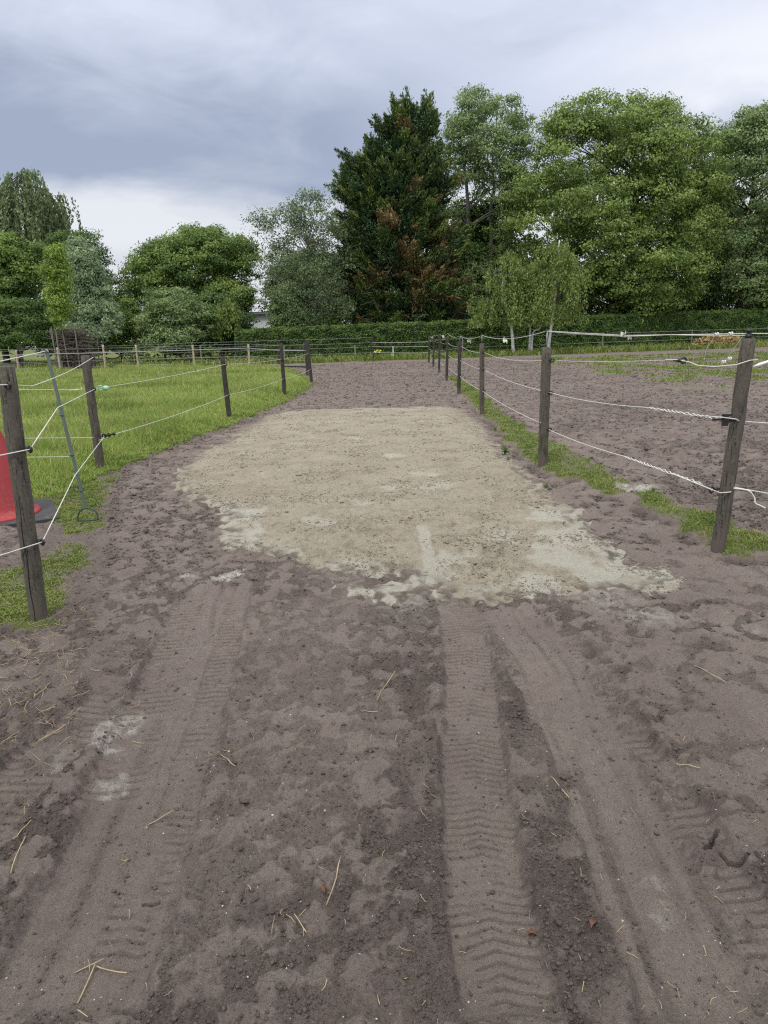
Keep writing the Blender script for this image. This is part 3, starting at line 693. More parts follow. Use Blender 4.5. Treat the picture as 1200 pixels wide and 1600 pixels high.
# ------------------------------------------------------------------ fences
def post_mesh(b, t, r, mat, parent, rng, k=14, taper=.93, name='post'):
    b = np.array(b, float); t = np.array(t, float); n = 14; s = np.linspace(0, 1, n)
    bb = b - (t - b) * .12
    pts = bb + (t - bb) * s[:, None]; pts[1:-1, :2] += rng.normal(0, r * .035, (n - 2, 2))
    rad = r * (1 - (1 - taper) * s); 
    pts = np.vstack([pts, pts[-1] + (t - b) / np.linalg.norm(t - b) * .004]); rad = np.append(rad, rad[-1] * .86)
    mb = MB(); mb.tube(pts, rad, k, True, .018, rng)
    return mb.make(name, mat, parent, smooth=True)
def rope_pts(P, sag=0., n=14):
    out = []
    for a, b in zip(P[:-1], P[1:]):
        a = np.array(a, float); b = np.array(b, float); t = np.linspace(0, 1, n, endpoint=False)[:, None]
        q = a + (b - a) * t; q[:, 2] -= sag * np.linalg.norm(b - a) * 4 * (t * (1 - t))[:, 0]; out.append(q)
    out.append(np.array([P[-1]], float)); return np.vstack(out)
def rope(P, r, parent, sag=.004, mat=None, n=14, name='rope', k=6):
    mb = MB(); mb.tube(rope_pts(P, sag, n), r, k); return mb.make(name, mat or M_rope, parent)
def twist(A, B, parent, r=.0036, amp=.0062, pitch=.13):
    A = np.array(A, float); B = np.array(B, float); L = np.linalg.norm(B - A); n = int(L / pitch * 10); mb = MB()
    t = np.linspace(0, 1, n); d = (B - A) / L; u = np.cross(d, (0, 0, 1)); u /= np.linalg.norm(u); v = np.cross(d, u)
    env = np.minimum(1, 8 * t) * (1 + .35 * np.sin(t * 23))
    for ph in (0, PI):
        w_ = t * L / pitch * 2 * PI + ph + .8 * np.sin(t * 17)
        mb.tube(A + d * (t * L)[:, None] + (np.cos(w_) * env * amp)[:, None] * u + (np.sin(w_) * env * amp)[:, None] * v, r, 6)
    return mb.make('rope', M_rope, parent)
def insulator(p, d, post, R=.017, mat=None):
    mb = MB(); d = np.array(d, float); d /= np.linalg.norm(d); p = np.array(p, float)
    ax = np.cross(d, (0, 0, 1)); mb.ring(p, ax, R, .0065)
    mb.tube([p - d * (R + .045), p - d * R], .006, 6); mb.tube([p - d * (R + .022), p - d * (R + .006)], .012, 8)
    return mb.make('insulator', mat or M_black, post)
rng = np.random.default_rng(21)
# right-hand fence along the track
g0 = G(*RP[0][0]); gr = float(gzat(*g0)[0])
fr = thing('rope_fence', 'rope fence on dark wooden posts along the right side of the track', 'fence', (g0[0], g0[1], gr))
posts = []; YB = []
for i, (b, t) in enumerate(RP):
    g = G(*b); z = float(gzat(*g)[0]); T_ = AT(*t, g[1]); YB.append(g[1])
    po = post_mesh((g[0], g[1], z), T_, (.046, .056, .046, .044, .045, .045, .045, .05)[i], M_post if i < 3 else M_postb, fr, rng)
    if i == 0: po['label'] = 'leaning post wrapped with white rope'
    posts.append(po)
RB = YB
def rat(i, px, py, off=-.055): return AT(px, py, RB[i] + off)
def pin(i, px, py):
    b, t = RP[i]; T_ = AT(*t, RB[i]); P_ = AT(px, py, RB[i])
    mb = MB(); mb.tube([T_ - (0, 0, .03), P_], .0055, 6); mb.make('pin', M_zinc, posts[i])
    return P_
p0 = pin(0, 1170, 521); mb = MB(); mb.lathe([(.001, .026), (.018, .026), (.02, .012), (.012, .006), (.012, -.006), (.02, -.012), (.018, -.026), (.001, -.026)], p0, 14); mb.make('pin_insulator', M_black, posts[0])
p1 = pin(1, 855, 517); p2 = pin(2, 753, 524); p3 = pin(3, 719, 525)
tops = [p0, p1, p2, p3, AT(699.5, 521, RB[4]), AT(687, 522, RB[5]), AT(678, 523, RB[6]), AT(671, 525, RB[7])]
for P_ in tops[1:4]:
    pass
for i, q in ((1, p1), (2, p2), (3, p3)):
    mb = MB(); mb.ring(q, (0, 1, 0.1), .014, .006); mb.make('pin_insulator', M_black, posts[i])
def E_(P): return [np.array(p) for p in P]
KN = AT(720 + 255, 524, 5.9)
rope([AT(1400, 519, 4.3), p0], .0032, fr)
rope([p0, AT(975, 524, 6.0), p1], .0032, fr, .001); rope([p0 + (0, 0, -.012), AT(1045, 523, 5.3), AT(975, 525.5, 6.0), p1 + (0, 0, -.006)], .0035, fr, .002)
rope(E_([p1, p2, p3] + tops[4:]), .0032, fr, .014)
def span(pts, r=.0032, sag=.006): return rope([rat(i, px, py) for i, px, py in pts], r, fr, sag)
# middle strand
m0 = rat(0, 1143, 657, -.06); m1 = rat(1, 858, 613); tw = m1 + (m0 - m1) * .665
rope([m1, tw], .0034, fr, .012); twist(tw, m0 + (m1 - m0) * .03, fr)
rope([m0 + (m1 - m0) * .1, rat(0, 1128, 652, -.09), rat(0, 1150, 655, -.075), rat(0, 1157, 659, -.02), rat(0, 1146, 658, .06), AT(1168, 659, 4.40), AT(1420, 677, 4.1)], .0038, fr, 0)
span([(1, 845, 610), (2, 757, 578), (3, 719, 563), (4, 700, 555), (5, 688, 551), (6, 679, 548), (7, 671, 545)])
# lower strand
l0 = rat(0, 1118, 764, -.06); l1 = rat(1, 857, 671); tw = l1 + (l0 - l1) * .575
rope([l1, tw], .0034, fr, .01); twist(tw, l0 + (l1 - l0) * .05, fr)
rope([l0 + (l1 - l0) * .18, rat(0, 1112, 765, -.09), rat(0, 1125, 770, -.08), rat(0, 1141, 769, -.05), rat(0, 1147, 764, .02), rat(0, 1140, 762, .06)], .0038, fr, 0)
rope([rat(0, 1139, 760, .03), rat(0, 1150, 762, -.06), AT(1200, 771, 4.3), AT(1420, 790, 4.1)], .0034, fr, 0)
q = catmull([rat(0, 1146, 763, -.06), rat(0, 1163, 765, -.08), rat(0, 1172, 768, -.1), rat(0, 1179, 778, -.11), rat(0, 1180, 786, -.12), rat(0, 1188, 790, -.13), rat(0, 1196, 794, -.14)], 4)
mb = MB(); mb.tube(q, .0048, 6); mb.make('rope', M_rope, fr)
span([(1, 845, 661), (2, 754, 611), (3, 719, 588), (4, 700, 574), (5, 688, 567), (6, 679, 562), (7, 671, 557)])
# thin upper strand
u0 = rat(0, 1060, 562, -.03); u1 = rat(1, 866, 563)
rope([u1, u0], .0022, fr, .004)
rope([rat(0, 1040, 562), u0, rat(0, 1078, 566), rat(0, 1090, 571, -.08), rat(0, 1115, 573, -.09) + (0.0, 0, 0), rat(0, 1150, 570, -.1), rat(0, 1172, 563, -.05), rat(0, 1184, 562, -.02)], .0032, fr, 0)
insulator(rat(0, 1068, 563, -.03), (1, 0, 0), posts[0]); 
mb = MB(); hp = [rat(0, 1176, 573, -.05), rat(0, 1186, 570, -.06), rat(0, 1215, 560, -.07)]; mb.tube(hp, [.004, .011, .008], 8); mb.make('gate_handle', M_whitep, fr)
rope([hp[-1], AT(1420, 560, 4.2)], .004, fr, 0)
span([(1, 846, 563), (2, 757, 551), (3, 721, 541), (4, 700, 536), (5, 688, 534), (6, 679, 533), (7, 671, 532)], .003, .01)
# loose ends hanging from the top strand
for pts in ([(1160, 526), (1136, 560), (1128, 578), (1112, 600)], [(1118, 523), (1104, 545), (1101, 560)]):
    P_ = [rat(0, *a, off=-.03) for a in pts]; mb = MB(); mb.tube(rope_pts(P_, .0), .0015, 5); mb.tube([P_[-1], P_[-1] + (P_[-1] - P_[-2]) * .2], .004, 5); mb.make('loose_end', M_tape, fr)
for (x0, y0, dx) in ((1118, 523, 1), (1140, 522, 1), (1129, 566, 0), (1040 + 98, 561, 0)):
    p = rat(0, x0, y0, -.03); mb = MB(); mb.ring(p, (1, .2, .2), .008, .005); mb.ring(p + (.012, 0, .002), (1, .3, -.2), .008, .005); mb.make('knot', M_rope, fr)
def rag(P_, parent, mat, s=.05, seed=0):
    r_ = np.random.default_rng(seed); V = []; n_ = 5
    for i in range(n_):
        for j in range(4): V.append(P_ + np.array(((i / 4 - .5) * s * .9, r_.normal(0, s * .3), -(j / 3) * s * (.8 + .2 * math.sin(i * 2)) + r_.normal(0, s * .16))))
    V2 = np.array(V) + (0, .002, 0); q_ = [(i * 4 + j, i * 4 + j + 1, (i + 1) * 4 + j + 1, (i + 1) * 4 + j) for i in range(n_ - 1) for j in range(3)]
    mesh('rag', np.vstack([V, V2]), np.vstack([q_, np.array(q_)[:, ::-1] + 20]), mat, parent, None, True)
rag(AT(974, 519, 6.0), fr, M_rag, .045, 1); rag(AT(984, 525, 5.9), fr, M_rope, .035, 2); rag(AT(789, 529, 10), fr, M_rag, .06, 3); rag(AT(733, 530, 15), fr, M_rope, .09, 4); rag(AT(693, 525, 24), fr, M_rope, .1, 6); rag(AT(675, 526, 33), fr, M_rope, .1, 7)
for i, lst in ((0, [(1137, 657), (1112, 765)]), (1, [(863, 563), (861, 614), (859, 671)]), (2, [(757, 551), (757, 578), (757, 611)]), (3, [(721, 563), (721, 588)]), (4, [(701, 555), (701, 574)])):
    for px, py in lst: insulator(rat(i, px, py, -.05), (-1, -.3, 0) if i == 0 else (.9, -.3, 0), posts[i])
mb = MB(); a0 = rat(0, 1133, 656, -.055); mb.box(a0, (.03, .03, .075)); mb.box(a0 + (-.04, 0, .004), (.08, .014, .014)); mb.box(a0 + (.01, 0, .03), (.06, .02, .012)); mb.make('insulator', M_black, posts[0], smooth=False)
# posts of the same fence just out of the picture on the right
post_mesh((4.6, 3.6, 0), (4.62, 3.6, 1.36), .048, M_post, fr, rng)

# left-hand fence
g0 = G(*LP[0][0]); gl0 = float(gzat(*g0)[0])
fl = thing('rope_fence', 'white rope fence between the meadow and the left side of the track', 'fence', (g0[0], g0[1], gl0))
lposts = []; LB = []
for i, (b, t) in enumerate(LP):
    g = G(*b); z = float(gzat(*g)[0]); T_ = AT(*t, g[1]); LB.append(g[1])
    po = post_mesh((g[0], g[1], z), T_, (.047, .052, .048, .05, .05)[i], M_post if i < 2 else M_postb, fl, rng)
    if i == 0:
        po['label'] = 'thick grey post with a long drying crack'
        mb = MB(); b3 = np.array((g[0], g[1], z)); s = np.linspace(0, .55, 16)[:, None]
        cpz = b3 + (T_ - b3) * s + (-.002, -.0468, 0) + np.stack([.004 * np.sin(s[:, 0] * 30), 0 * s[:, 0], 0 * s[:, 0]], 1)
        mb.tube(cpz, np.interp(s[:, 0], [0, .3, .55], [.0028, .0022, .0006]), 6); mb.make('drying_crack', M_black, po)
    lposts.append(po)
post_mesh((-3.9, 1.9, 0), (-3.9, 1.9, 1.35), .048, M_post, fl, rng)
def lat(i, px, py, off=-.06): return AT(px, py, LB[i] + off)
EDGE = np.array((-3.9 + .0, 1.85, 0))
t2 = lat(1, 146, 558)
rope(list(catmull([lat(0, 15, 601), AT(40, 602.5, 4.0), AT(57, 601, 4.6), AT(100, 584, 6.2), AT(125, 571, 7.4), t2], 5)), .0032, fl, 0)
rope([AT(-160, 606, 3.0), lat(0, 15, 601)], .0034, fl, 0)
rope([AT(-160, 750, 2.8), lat(0, -2, 712), lat(0, 47, 702)], .0034, fl, 0)
rope([lat(0, 47, 702), AT(90, 637, 5.4), lat(1, 148, 608)], .0034, fl, 0)
rope([AT(-160, 925, 2.8), lat(0, 0, 868), lat(0, 66, 847)], .0034, fl, 0)
rope([lat(0, 66, 847), AT(117, 743, 5.4), lat(1, 163, 682)], .0034, fl, 0)
rope([lat(1, 150, 607), lat(2, 353, 569), lat(3, 440, 561), lat(4, 483, 552)], .0034, fl, .005)
rope([lat(1, 180, 678), lat(2, 357, 617), lat(3, 443, 592), lat(4, 486, 577)], .0034, fl, .006)
for i, px, py in ((0, 14, 602), (0, 47, 702), (0, 66, 847), (1, 148, 608), (1, 146, 558), (2, 354, 570), (2, 358, 617), (3, 441, 562), (3, 444, 592), (4, 483, 552), (4, 486, 577)):
    insulator(lat(i, px, py), (.8, -.6, 0), lposts[i], .017 if i else .014)
mb = MB(); a0 = lat(1, 163, 681); b0 = lat(1, 178, 678); mb.ring(a0, (0, 1, .2), .022, .009); mb.ring((a0 + b0) / 2, (.3, 1, 0), .018, .008); mb.tube([a0, b0], .011, 8); mb.ring(b0, (0, 1, 0), .014, .007); mb.make('insulator', M_black, lposts[1])
mb = MB(); k0 = AT(157, 606, LB[1]); k1 = AT(165, 606.5, LB[1] + .1)
mb.ring(k0, (0, 1, .3), .028, .007); mb.make('green_ring', M_green, fl); mb = MB(); mb.tube([k1 + (-.03, 0, 0), k1 + (-.015, 0, 0), k1 + (.02, 0, .002), k1 + (.035, 0, .004)], [.012, .03, .03, .012], 10); mb.make('green_connector', M_green, fl)
rope([lat(1, 163, 683), lat(1, 168, 684), lat(1, 154, 688)], .0032, fl, 0)
rope([AT(-150, 572, 4.9), AT(-2, 565, 5.1), AT(70, 549, 5.6)], .0042, fl, .002)

# fence running off to the left from the second post
f3 = thing('rope_fence', 'thin white strands running left across the meadow front, behind the cone', 'fence', (-5.2, 8.3, 0))
for py, x1, a in ((608.5, 131, 0), (684, 150, 1), (714, 108, 2)):
    Yd = 8.2 if a < 2 else 7.2
    rope([AT(-200, py + 2, Yd), AT(x1 - 28, py, Yd), AT(x1, py - .5, Yd + .02)], .003, f3, .001)
    if a == 0:
        mb = MB(); p = AT(128, 608, Yd); mb.ring(p, (1, 0, 0), .01, .007); mb.tube([p - (.15, 0, .012), p], .004, 5); mb.make('knot', M_rope, f3)
post_mesh((-9.0, 8.3, 0), (-9.0, 8.3, 1.3), .05, M_post, f3, rng)

# steel stake leaning in the ropes
gS = G(138, 821); zs = float(gzat(*gS)[0])
STZ = .045
stk = thing('fence_stake', 'slim green steel stake with a stirrup loop at its foot, leaning in the ropes', 'stake', (gS[0], gS[1], zs))
A_ = AT(135, 803, gS[1]) + (0, 0, STZ); B_ = AT(72, 545, gS[1]); mb = MB()
dv = (B_ - A_); 
for o_, d_ in (((0, 0, 0), (.027, .005)), ((-.011, .011, 0), (.005, .022))):
    mb2 = np.array([(sx * d_[0] / 2, sy * d_[1] / 2, 0) for sx, sy in ((-1, -1), (1, -1), (1, 1), (-1, 1))]) + o_
    mb.add(np.vstack([mb2 + A_, mb2 + B_]), [(0, 1, 5, 4), (1, 2, 6, 5), (2, 3, 7, 6), (3, 0, 4, 7), (4, 5, 6, 7), (3, 2, 1, 0)])
mb.make('rod', M_steel, stk, smooth=False)
mb = MB(); D = [AT(*p, gS[1]) + (0, 0, STZ) for p in ((123, 822), (123, 814), (127, 806), (135, 802), (144, 803), (151, 808), (154, 816), (154, 820))]
mb.tube(catmull(D, 4), .0065, 8); mb.tube([D[0], D[-1]], .0065, 8); mb.make('stirrup_loop', simple('dark_green_steel', (.035, .06, .05), .5), stk)
for t in (.12, .35, .6, .985):
    p = A_ + dv * t; mb = MB(); mb.tube([p + (.012, -.005, 0), p + (-.02, -.01, 0), p + (-.034, -.01, .018)], .0045, 6); mb.make('hook', M_steel, stk)
rag(AT(76, 550, gS[1]) + (0, -.02, .02), stk, M_rope, .02, 9)

# traffic cone
ex64, ex0 = AT(64, 800, 6.05)[0], AT(2, 656, 6.05)[0]; cc = np.array((ex64 - .41, 6.05)); rc = ex0 - cc[0] - .03; zc = float(gzat(*cc)[0])
cone = thing('traffic_cone', 'large plain faded red traffic cone on a black base behind the nearest left post', 'cone', (cc[0], cc[1], zc))
mb = MB(); mb.lathe([(.37, .035), (.372, .05), (.345, .062), (.318, .08), (.30, .12), (rc + .10, .45), (rc, .74), (rc - .085, .99), (rc - .1, 1.0), (rc - .12, 1.0), (rc - .12, .97)], (cc[0], cc[1], zc), 48); mb.make('body', M_red, cone)
mb = MB()
s = .47; mb.box((cc[0] + .02, cc[1], zc + .018), (2 * s, 2 * s, .036), .5); mb.make('base', M_rubber, cone, smooth=False)

# fences and posts at the far side
def straight_fence(name, label, pl, strands, mat, parent_loc, r=.045, rr=.009, strand_mat=None, names=None):
    t = thing(name, label, 'fence', parent_loc)
    for (x, y, h, m_) in pl: post_mesh((x, y, 0), (x + rng.normal(0, .015), y, h), r, m_ or mat, t, rng, 10)
    for (P, rad, m_, nm, sg) in strands: rope(P, rad, t, sg, m_, 8, nm, 5)
    return t
# pale posts behind the meadow (line runs from L6 away to the left)
pb = [G(92, 583), G(165, 578), G(215, 578), G(303, 578), G(389, 577)]
yl = 36.2; pl = []
for px, tp in ((92, 543), (163, 539), (215, 539), (303, 539), (389, 538)):
    g = AT(px, 560, yl); hgt = AT(px, tp, yl)[2]; pl.append((g[0], yl, hgt, M_postl))
e0 = AT(479, 560, 27.7)
pl.append((e0[0], 27.7, 1.27, M_postb)); pl.append((AT(-40, 560, yl)[0], yl, 1.3, M_postl)); pl.append((AT(22, 560, yl)[0], yl + .3, 1.25, M_postl))
xl, xr = AT(-60, 560, yl)[0], AT(389, 560, yl)[0]
st = []
for z, rad, m_, nm in ((1.22, .006, M_tape, 'rope'), (1.0, .02, M_tape, 'tape'), (.62, .006, M_tape, 'rope'), (.33, .005, M_tape, 'rope')):
    st.append(([(xl, yl - .05, z), (AT(92, 560, yl)[0], yl - .05, z), (xr, yl - .05, z)], rad, m_, nm, .001))
    if z > .5: st.append(([(xr, yl - .05, z), (e0[0], 27.65, z - .04)], rad, m_, nm, .004))
st.append(([(AT(150, 560, yl)[0], yl + .4, .12), (xr, yl + .4, .12)], .03, M_rail, 'rail', 0)); st.append(([(xr, yl + .3, .12), (e0[0], 27.75, .34)], .035, M_rail, 'rail', 0))
straight_fence('post_and_rope_fence', 'fence of pale new wooden posts with grey tape behind the meadow', pl, st, M_postl, (xl, yl, 0), r=.055)
# fence along the hedge
pl = []; yb = 40.3
for px, tp, m_ in ((434, 536, M_postb), (443, 541, M_postg), (582, 526, M_postb), (555, 539, M_postg), (295, 536, M_postb), (313, 540, M_postg), (160, 538, M_postb), (30, 540, M_postb)):
    yy = yb + (2.0 if m_ is M_postg else 0); P_ = AT(px, tp, yy); pl.append((P_[0], yy, P_[2], m_))
zz = (1.33, 1.05, .82, .5); st = []
R8 = AT(671, 545, 36.2)
for z in zz:
    st.append(([(-30, yb, z), (pl[5][0], yb - .05, z), (pl[0][0], yb - .05, z), (pl[2][0], yb - .05, z)], .006, M_tape if z in (1.33, .82) else M_tape, 'rope', .003))
    if z < 1.3: st.append(([(pl[2][0], yb - .05, z), (R8[0], 36.2, z)], .008, M_rope, 'rope', .003))
straight_fence('rope_fence', 'rope fence on dark posts at the far end of the track', pl, st, M_postb, (-6, yb, 0))
w_ = AT(614, 541, 41.2)
mb = MB(); mb.tube([(w_[0], 41.2, -.1), (w_[0], 41.2, w_[2])], [.022, .016], 8); mb.ring((w_[0], 41.18, w_[2] * .95), (0, 1, 0), .03, .008); mb.ring((w_[0], 41.18, w_[2] * .6), (0, 1, 0), .03, .008)
tag(mb.make('plastic_fence_post', M_whitep, loc=(w_[0], 41.2, 0)), 'short white plastic fence post at the far end of the track', 'fence post')
# fence behind the paddock
pl = []; P_l = []
for px, tp, yy in ((803, 526, 45.4), (942, 520, 47.), (1082, 515, 49.)):
    P_ = AT(px, tp, yy); pl.append((P_[0], yy, P_[2], M_postg)); P_l.append(P_[0])
pl.append((P_l[2] + 9, 51, 1.2, M_postg)); pl.append((5.2, 44.2, 1.1, M_postg))
st = []
for z in (1.12, .55): st.append(([(R8[0], 36.4, z), (5.2, 44.15, z), (P_l[0], 45.35, z), (P_l[1], 46.95, z), (P_l[2], 48.95, z), (P_l[2] + 9, 50.95, z)], .009, M_tape, 'rope', .002))
straight_fence('rope_fence', 'grey wooden post fence behind the bare paddock, before the hedge', pl, st, M_postg, (P_l[0], 45.4, 0))

# ------------------------------------------------------------------ foliage
def leaves(P, N, s, el_, rng):
    """one four-sided leaf per point: P centre, N normal, s size, el_ elongation"""
    n = len(P); N = N / (np.linalg.norm(N, axis=1)[:, None] + 1e-9)
    r = rng.standard_normal((n, 3)); u = np.cross(N, r); u /= np.linalg.norm(u, axis=1)[:, None] + 1e-9; v = np.cross(N, u)
    s = s[:, None] * .5; fold = N * s * rng.uniform(-.25, .35, (n, 1))
    V = np.stack([P - u * s * el_, P - v * s * .55 + fold, P + u * s * el_, P + v * s * .55 + fold], 1)
    Fc = 4 * np.arange(n)[:, None] + np.arange(4)[None]
    return V.reshape(-1, 3), Fc
def unit(v): return v / (np.linalg.norm(v, axis=-1, keepdims=True) + 1e-9)
class Tree:
    def __init__(s, name, label, px, Y, rows, seed, group=None, depth=.8, zfloor=0):
        """rows: (photo row, left, right) of the crown outline"""
        s.rng = np.random.default_rng(seed); s.Y = Y
        b = AT(px, 560, Y); s.x = b[0]
        s.root = thing(name, label, 'tree', (s.x, Y, 0), group)
        R = []
        for py, xl, xr in rows:
            a, b = AT(xl, py, Y), AT(xr, py, Y); R.append(((a[2] + b[2]) / 2, (a[0] + b[0]) / 2, (b[0] - a[0]) / 2))
        R.sort(); s.R = np.array(R); s.depth = depth; s.seed = seed
    def shell(s, n, lo=.45, front=.68, bump_=.16, pw=.5):
        z = np.linspace(s.R[0, 0], s.R[-1, 0], 200); r = np.interp(z, s.R[:, 0], s.R[:, 2])
        wgt = r + .3; cdf = np.cumsum(wgt); cdf /= cdf[-1]
        zz = np.interp(s.rng.uniform(0, 1, n), cdf, z); rr = np.interp(zz, s.R[:, 0], s.R[:, 2]); cc_ = np.interp(zz, s.R[:, 0], s.R[:, 1])
        a = s.rng.uniform(0, 2 * PI, n); fl_ = (np.sin(a) > 0) & (s.rng.uniform(0, 1, n) < (front - .5) * 2); a = np.where(fl_, -a, a)
        rho = lo + (1 - lo) * s.rng.uniform(0, 1, n) ** pw
        ra = rr * (1 + bump_ * 2 * perlin(a * 1.3 + s.seed, zz / 1.8 + s.seed * 3.3, s.seed) + bump_ * 1.3 * perlin(a * 4 + s.seed, zz / .8, s.seed + 5))
        P = np.stack([cc_ + np.cos(a) * ra * rho, s.Y + np.sin(a) * ra * rho * s.depth, zz], 1)
        zm = s.R[:, 0].mean()
        D = unit(np.stack([np.cos(a), np.sin(a), .25 + .9 * (zz - zm) / (s.R[-1, 0] - s.R[0, 0])], 1))
        return P, D, rho
    def wood(s, r0, top, P, nl=40, mat=None, lean=0., base=0., multi=1, limb_r=.05):
        mb = MB(); rng_ = s.rng
        for k in range(multi):
            n = 10; t = np.linspace(0, 1, n); off = (k - (multi - 1) / 2) * r0 * 4
            zt = top * (1 - .08 * k)
            pts = np.stack([s.x + off * (1 + t) + lean * t * zt + rng_.normal(0, .012 * zt, n) * t, s.Y + rng_.normal(0, .012 * zt, n) * t, -.3 + base + t * (zt + .3 - base)], 1)
            mb.tube(pts, r0 * (1 - .82 * t) * (1 + .35 * np.exp(-t * 18)), 9)
            idx = rng_.choice(len(P), min(len(P), nl // multi), replace=False)
            for i in idx:
                e = P[i]; zc_ = max(top * .18, e[2] - rng_.uniform(.15, .45) * max(.5, abs(e[0] - s.x) * 1.4 + abs(e[1] - s.Y))); zc_ = min(zc_, zt * .95)
                tt_ = (zc_ + .3) / (zt + .3); st_ = np.array([np.interp(tt_, t, pts[:, j]) for j in range(3)])
                mid = (st_ + e) / 2 + (0, 0, .12 * np.linalg.norm(e - st_) * rng_.uniform(-.3, 1)) + rng_.normal(0, .12, 3)
                rl = min(limb_r * (1 + .1 * top), r0 * .5) * (1 - .6 * tt_) + .012
                mb.tube(catmull([st_, mid, e], 4), np.linspace(rl, .012, 9), 5, False)
        return mb.make('trunk', mat or M_bark, s.root)
    def broad(s, nclump, per, cr, ls, mat, squash=.7, el_=.9, lo=.45, up=.68, bump_=.16, dead=None, front=.68, pw=.5, core=.25, jit=.9, gap=None):
        rng_ = s.rng; per = int(per * 1.55); ls *= .78; P, D, rho = s.shell(nclump, lo, front, bump_, pw)
        if gap: k = ~((P[:, 2] > gap[0]) & (P[:, 2] < gap[1]) & (np.abs(P[:, 0] - s.x) < gap[2]) & (P[:, 1] < s.Y + .3)); P = P[k]; D = D[k]; nclump = len(P)
        nc = int(nclump * core)
        if nc: P2, D2, r2 = s.shell(nc, .05, .6, 0, .7); P2[:, 0] = s_c(s, P2[:, 2]) + (P2[:, 0] - s_c(s, P2[:, 2])) * .75; P = np.vstack([P, P2]); D = np.vstack([D, D2])
        n = len(P); R_ = rng_.uniform(.4, 1.35, n) * cr; per_i = np.maximum(6, (per * (R_ / cr) ** 2).astype(int)); idx = np.repeat(np.arange(n), per_i)
        v = unit(rng_.standard_normal((len(idx), 3))); v[:, 2] = np.where(rng_.uniform(0, 1, len(idx)) < up, np.abs(v[:, 2]), v[:, 2])
        v2 = v * rng_.uniform(.35, 1.08, (len(idx), 1)) ; v2[:, 2] *= squash; v2 *= (1 + .35 * perlin(v[:, 0] * 2.2 + idx * .37, v[:, 2] * 2.2 + idx * .11, 5))[:, None]
        L = P[idx] + v2 * R_[idx][:, None]
        N = v * .9 + D[idx] * .35 + rng_.standard_normal((len(idx), 3)) * jit * .6
        sz = ls * rng_.uniform(.6, 1.35, len(idx))
        V, Fc = leaves(L, N, sz, el_, rng_)
        tint = np.clip((.5 + .55 * perlin(P[:, 0] / 1.7, P[:, 2] / 1.4 + P[:, 1] / 2, s.seed) + rng_.uniform(-.28, .28, n))[idx] + .22 * rng_.standard_normal(len(idx)), 0, 1)
        at = dict(tint=np.repeat(tint, 4))
        dd_ = dead(P)[idx] if dead is not None else np.zeros(len(idx)); at['dead'] = np.repeat(dd_, 4)
        mesh('crown', V, Fc, mat, s.root, at); return P
    def conifer(s, nclump, per, L0, ls, mat, dead):
        rng_ = s.rng; nb = nclump // 9; Tp, Db, rb = s.shell(nb, .93, .72, .22, .6)
        ax = np.stack([s_c(s, Tp[:, 2]), np.full(nb, s.Y), Tp[:, 2]], 1); ext = rng_.uniform(.92, 1.0, nb) + (rng_.uniform(0, 1, nb) < .25) * rng_.uniform(.05, .16, nb)
        O = ax + (Tp - ax) * .42; O[:, 2] -= .35 * np.linalg.norm(Tp - O, axis=1); E = ax + (Tp - ax) * ext[:, None]; E[:, 2] += rng_.uniform(-.1, .5, nb)
        bi = np.repeat(np.arange(nb), 9); t = rng_.uniform(.25, 1., len(bi)); ln_ = np.linalg.norm(E - O, axis=1)
        P = O[bi] + (E - O)[bi] * t[:, None] + rng_.normal(0, 1, (len(bi), 3)) * (.20 * (1.15 - t) * ln_[bi])[:, None] * (1, 1, .55)
        D = unit((E - O)[bi]); btint = rng_.uniform(-.32, .30, nb)[bi]; rho = np.ones(len(P))
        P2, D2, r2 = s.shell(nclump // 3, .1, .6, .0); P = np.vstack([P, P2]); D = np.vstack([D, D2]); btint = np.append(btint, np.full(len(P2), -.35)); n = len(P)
        dirs = unit(D + np.stack([rng_.normal(0, .35, n), rng_.normal(0, .35, n), rng_.uniform(-.1, .7, n)], 1))
        Ln = L0 * rng_.uniform(.5, 1.4, n); idx = np.repeat(np.arange(n), per); t = rng_.uniform(0, 1, len(idx))
        sd = rng_.standard_normal((len(idx), 3)) * (.22 * (1 - t) + .03)[:, None] * Ln[idx][:, None]; sd[:, 2] *= .45
        droop = np.zeros((len(idx), 3)); droop[:, 2] = -.35 * Ln[idx] * t * (1 - t)
        L = P[idx] + dirs[idx] * (t * Ln[idx])[:, None] + sd + droop - dirs[idx] * (Ln[idx] * .4)[:, None]
        N = unit(rng_.standard_normal((len(idx), 3)) * .8 + (0, 0, .9) + D[idx] * .4)
        u = unit(dirs[idx] + rng_.standard_normal((len(idx), 3)) * .45); v = unit(np.cross(N, u)); sz = (ls * rng_.uniform(.6, 1.4, len(idx)))[:, None]
        V = np.stack([L - u * sz * .5, L - v * sz * .2, L + u * sz * .8, L + v * sz * .2], 1).reshape(-1, 3)
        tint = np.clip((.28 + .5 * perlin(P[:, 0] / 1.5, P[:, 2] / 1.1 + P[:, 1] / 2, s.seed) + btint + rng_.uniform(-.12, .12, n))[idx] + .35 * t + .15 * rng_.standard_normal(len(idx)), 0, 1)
        dd_ = np.clip(dead(P, rho, rng_, len(P2))[idx] + .0, 0, 1)
        mesh('crown', V, 4 * np.arange(len(idx))[:, None] + np.arange(4)[None], mat, s.root, dict(tint=np.repeat(tint, 4), dead=np.repeat(dd_, 4))); return P
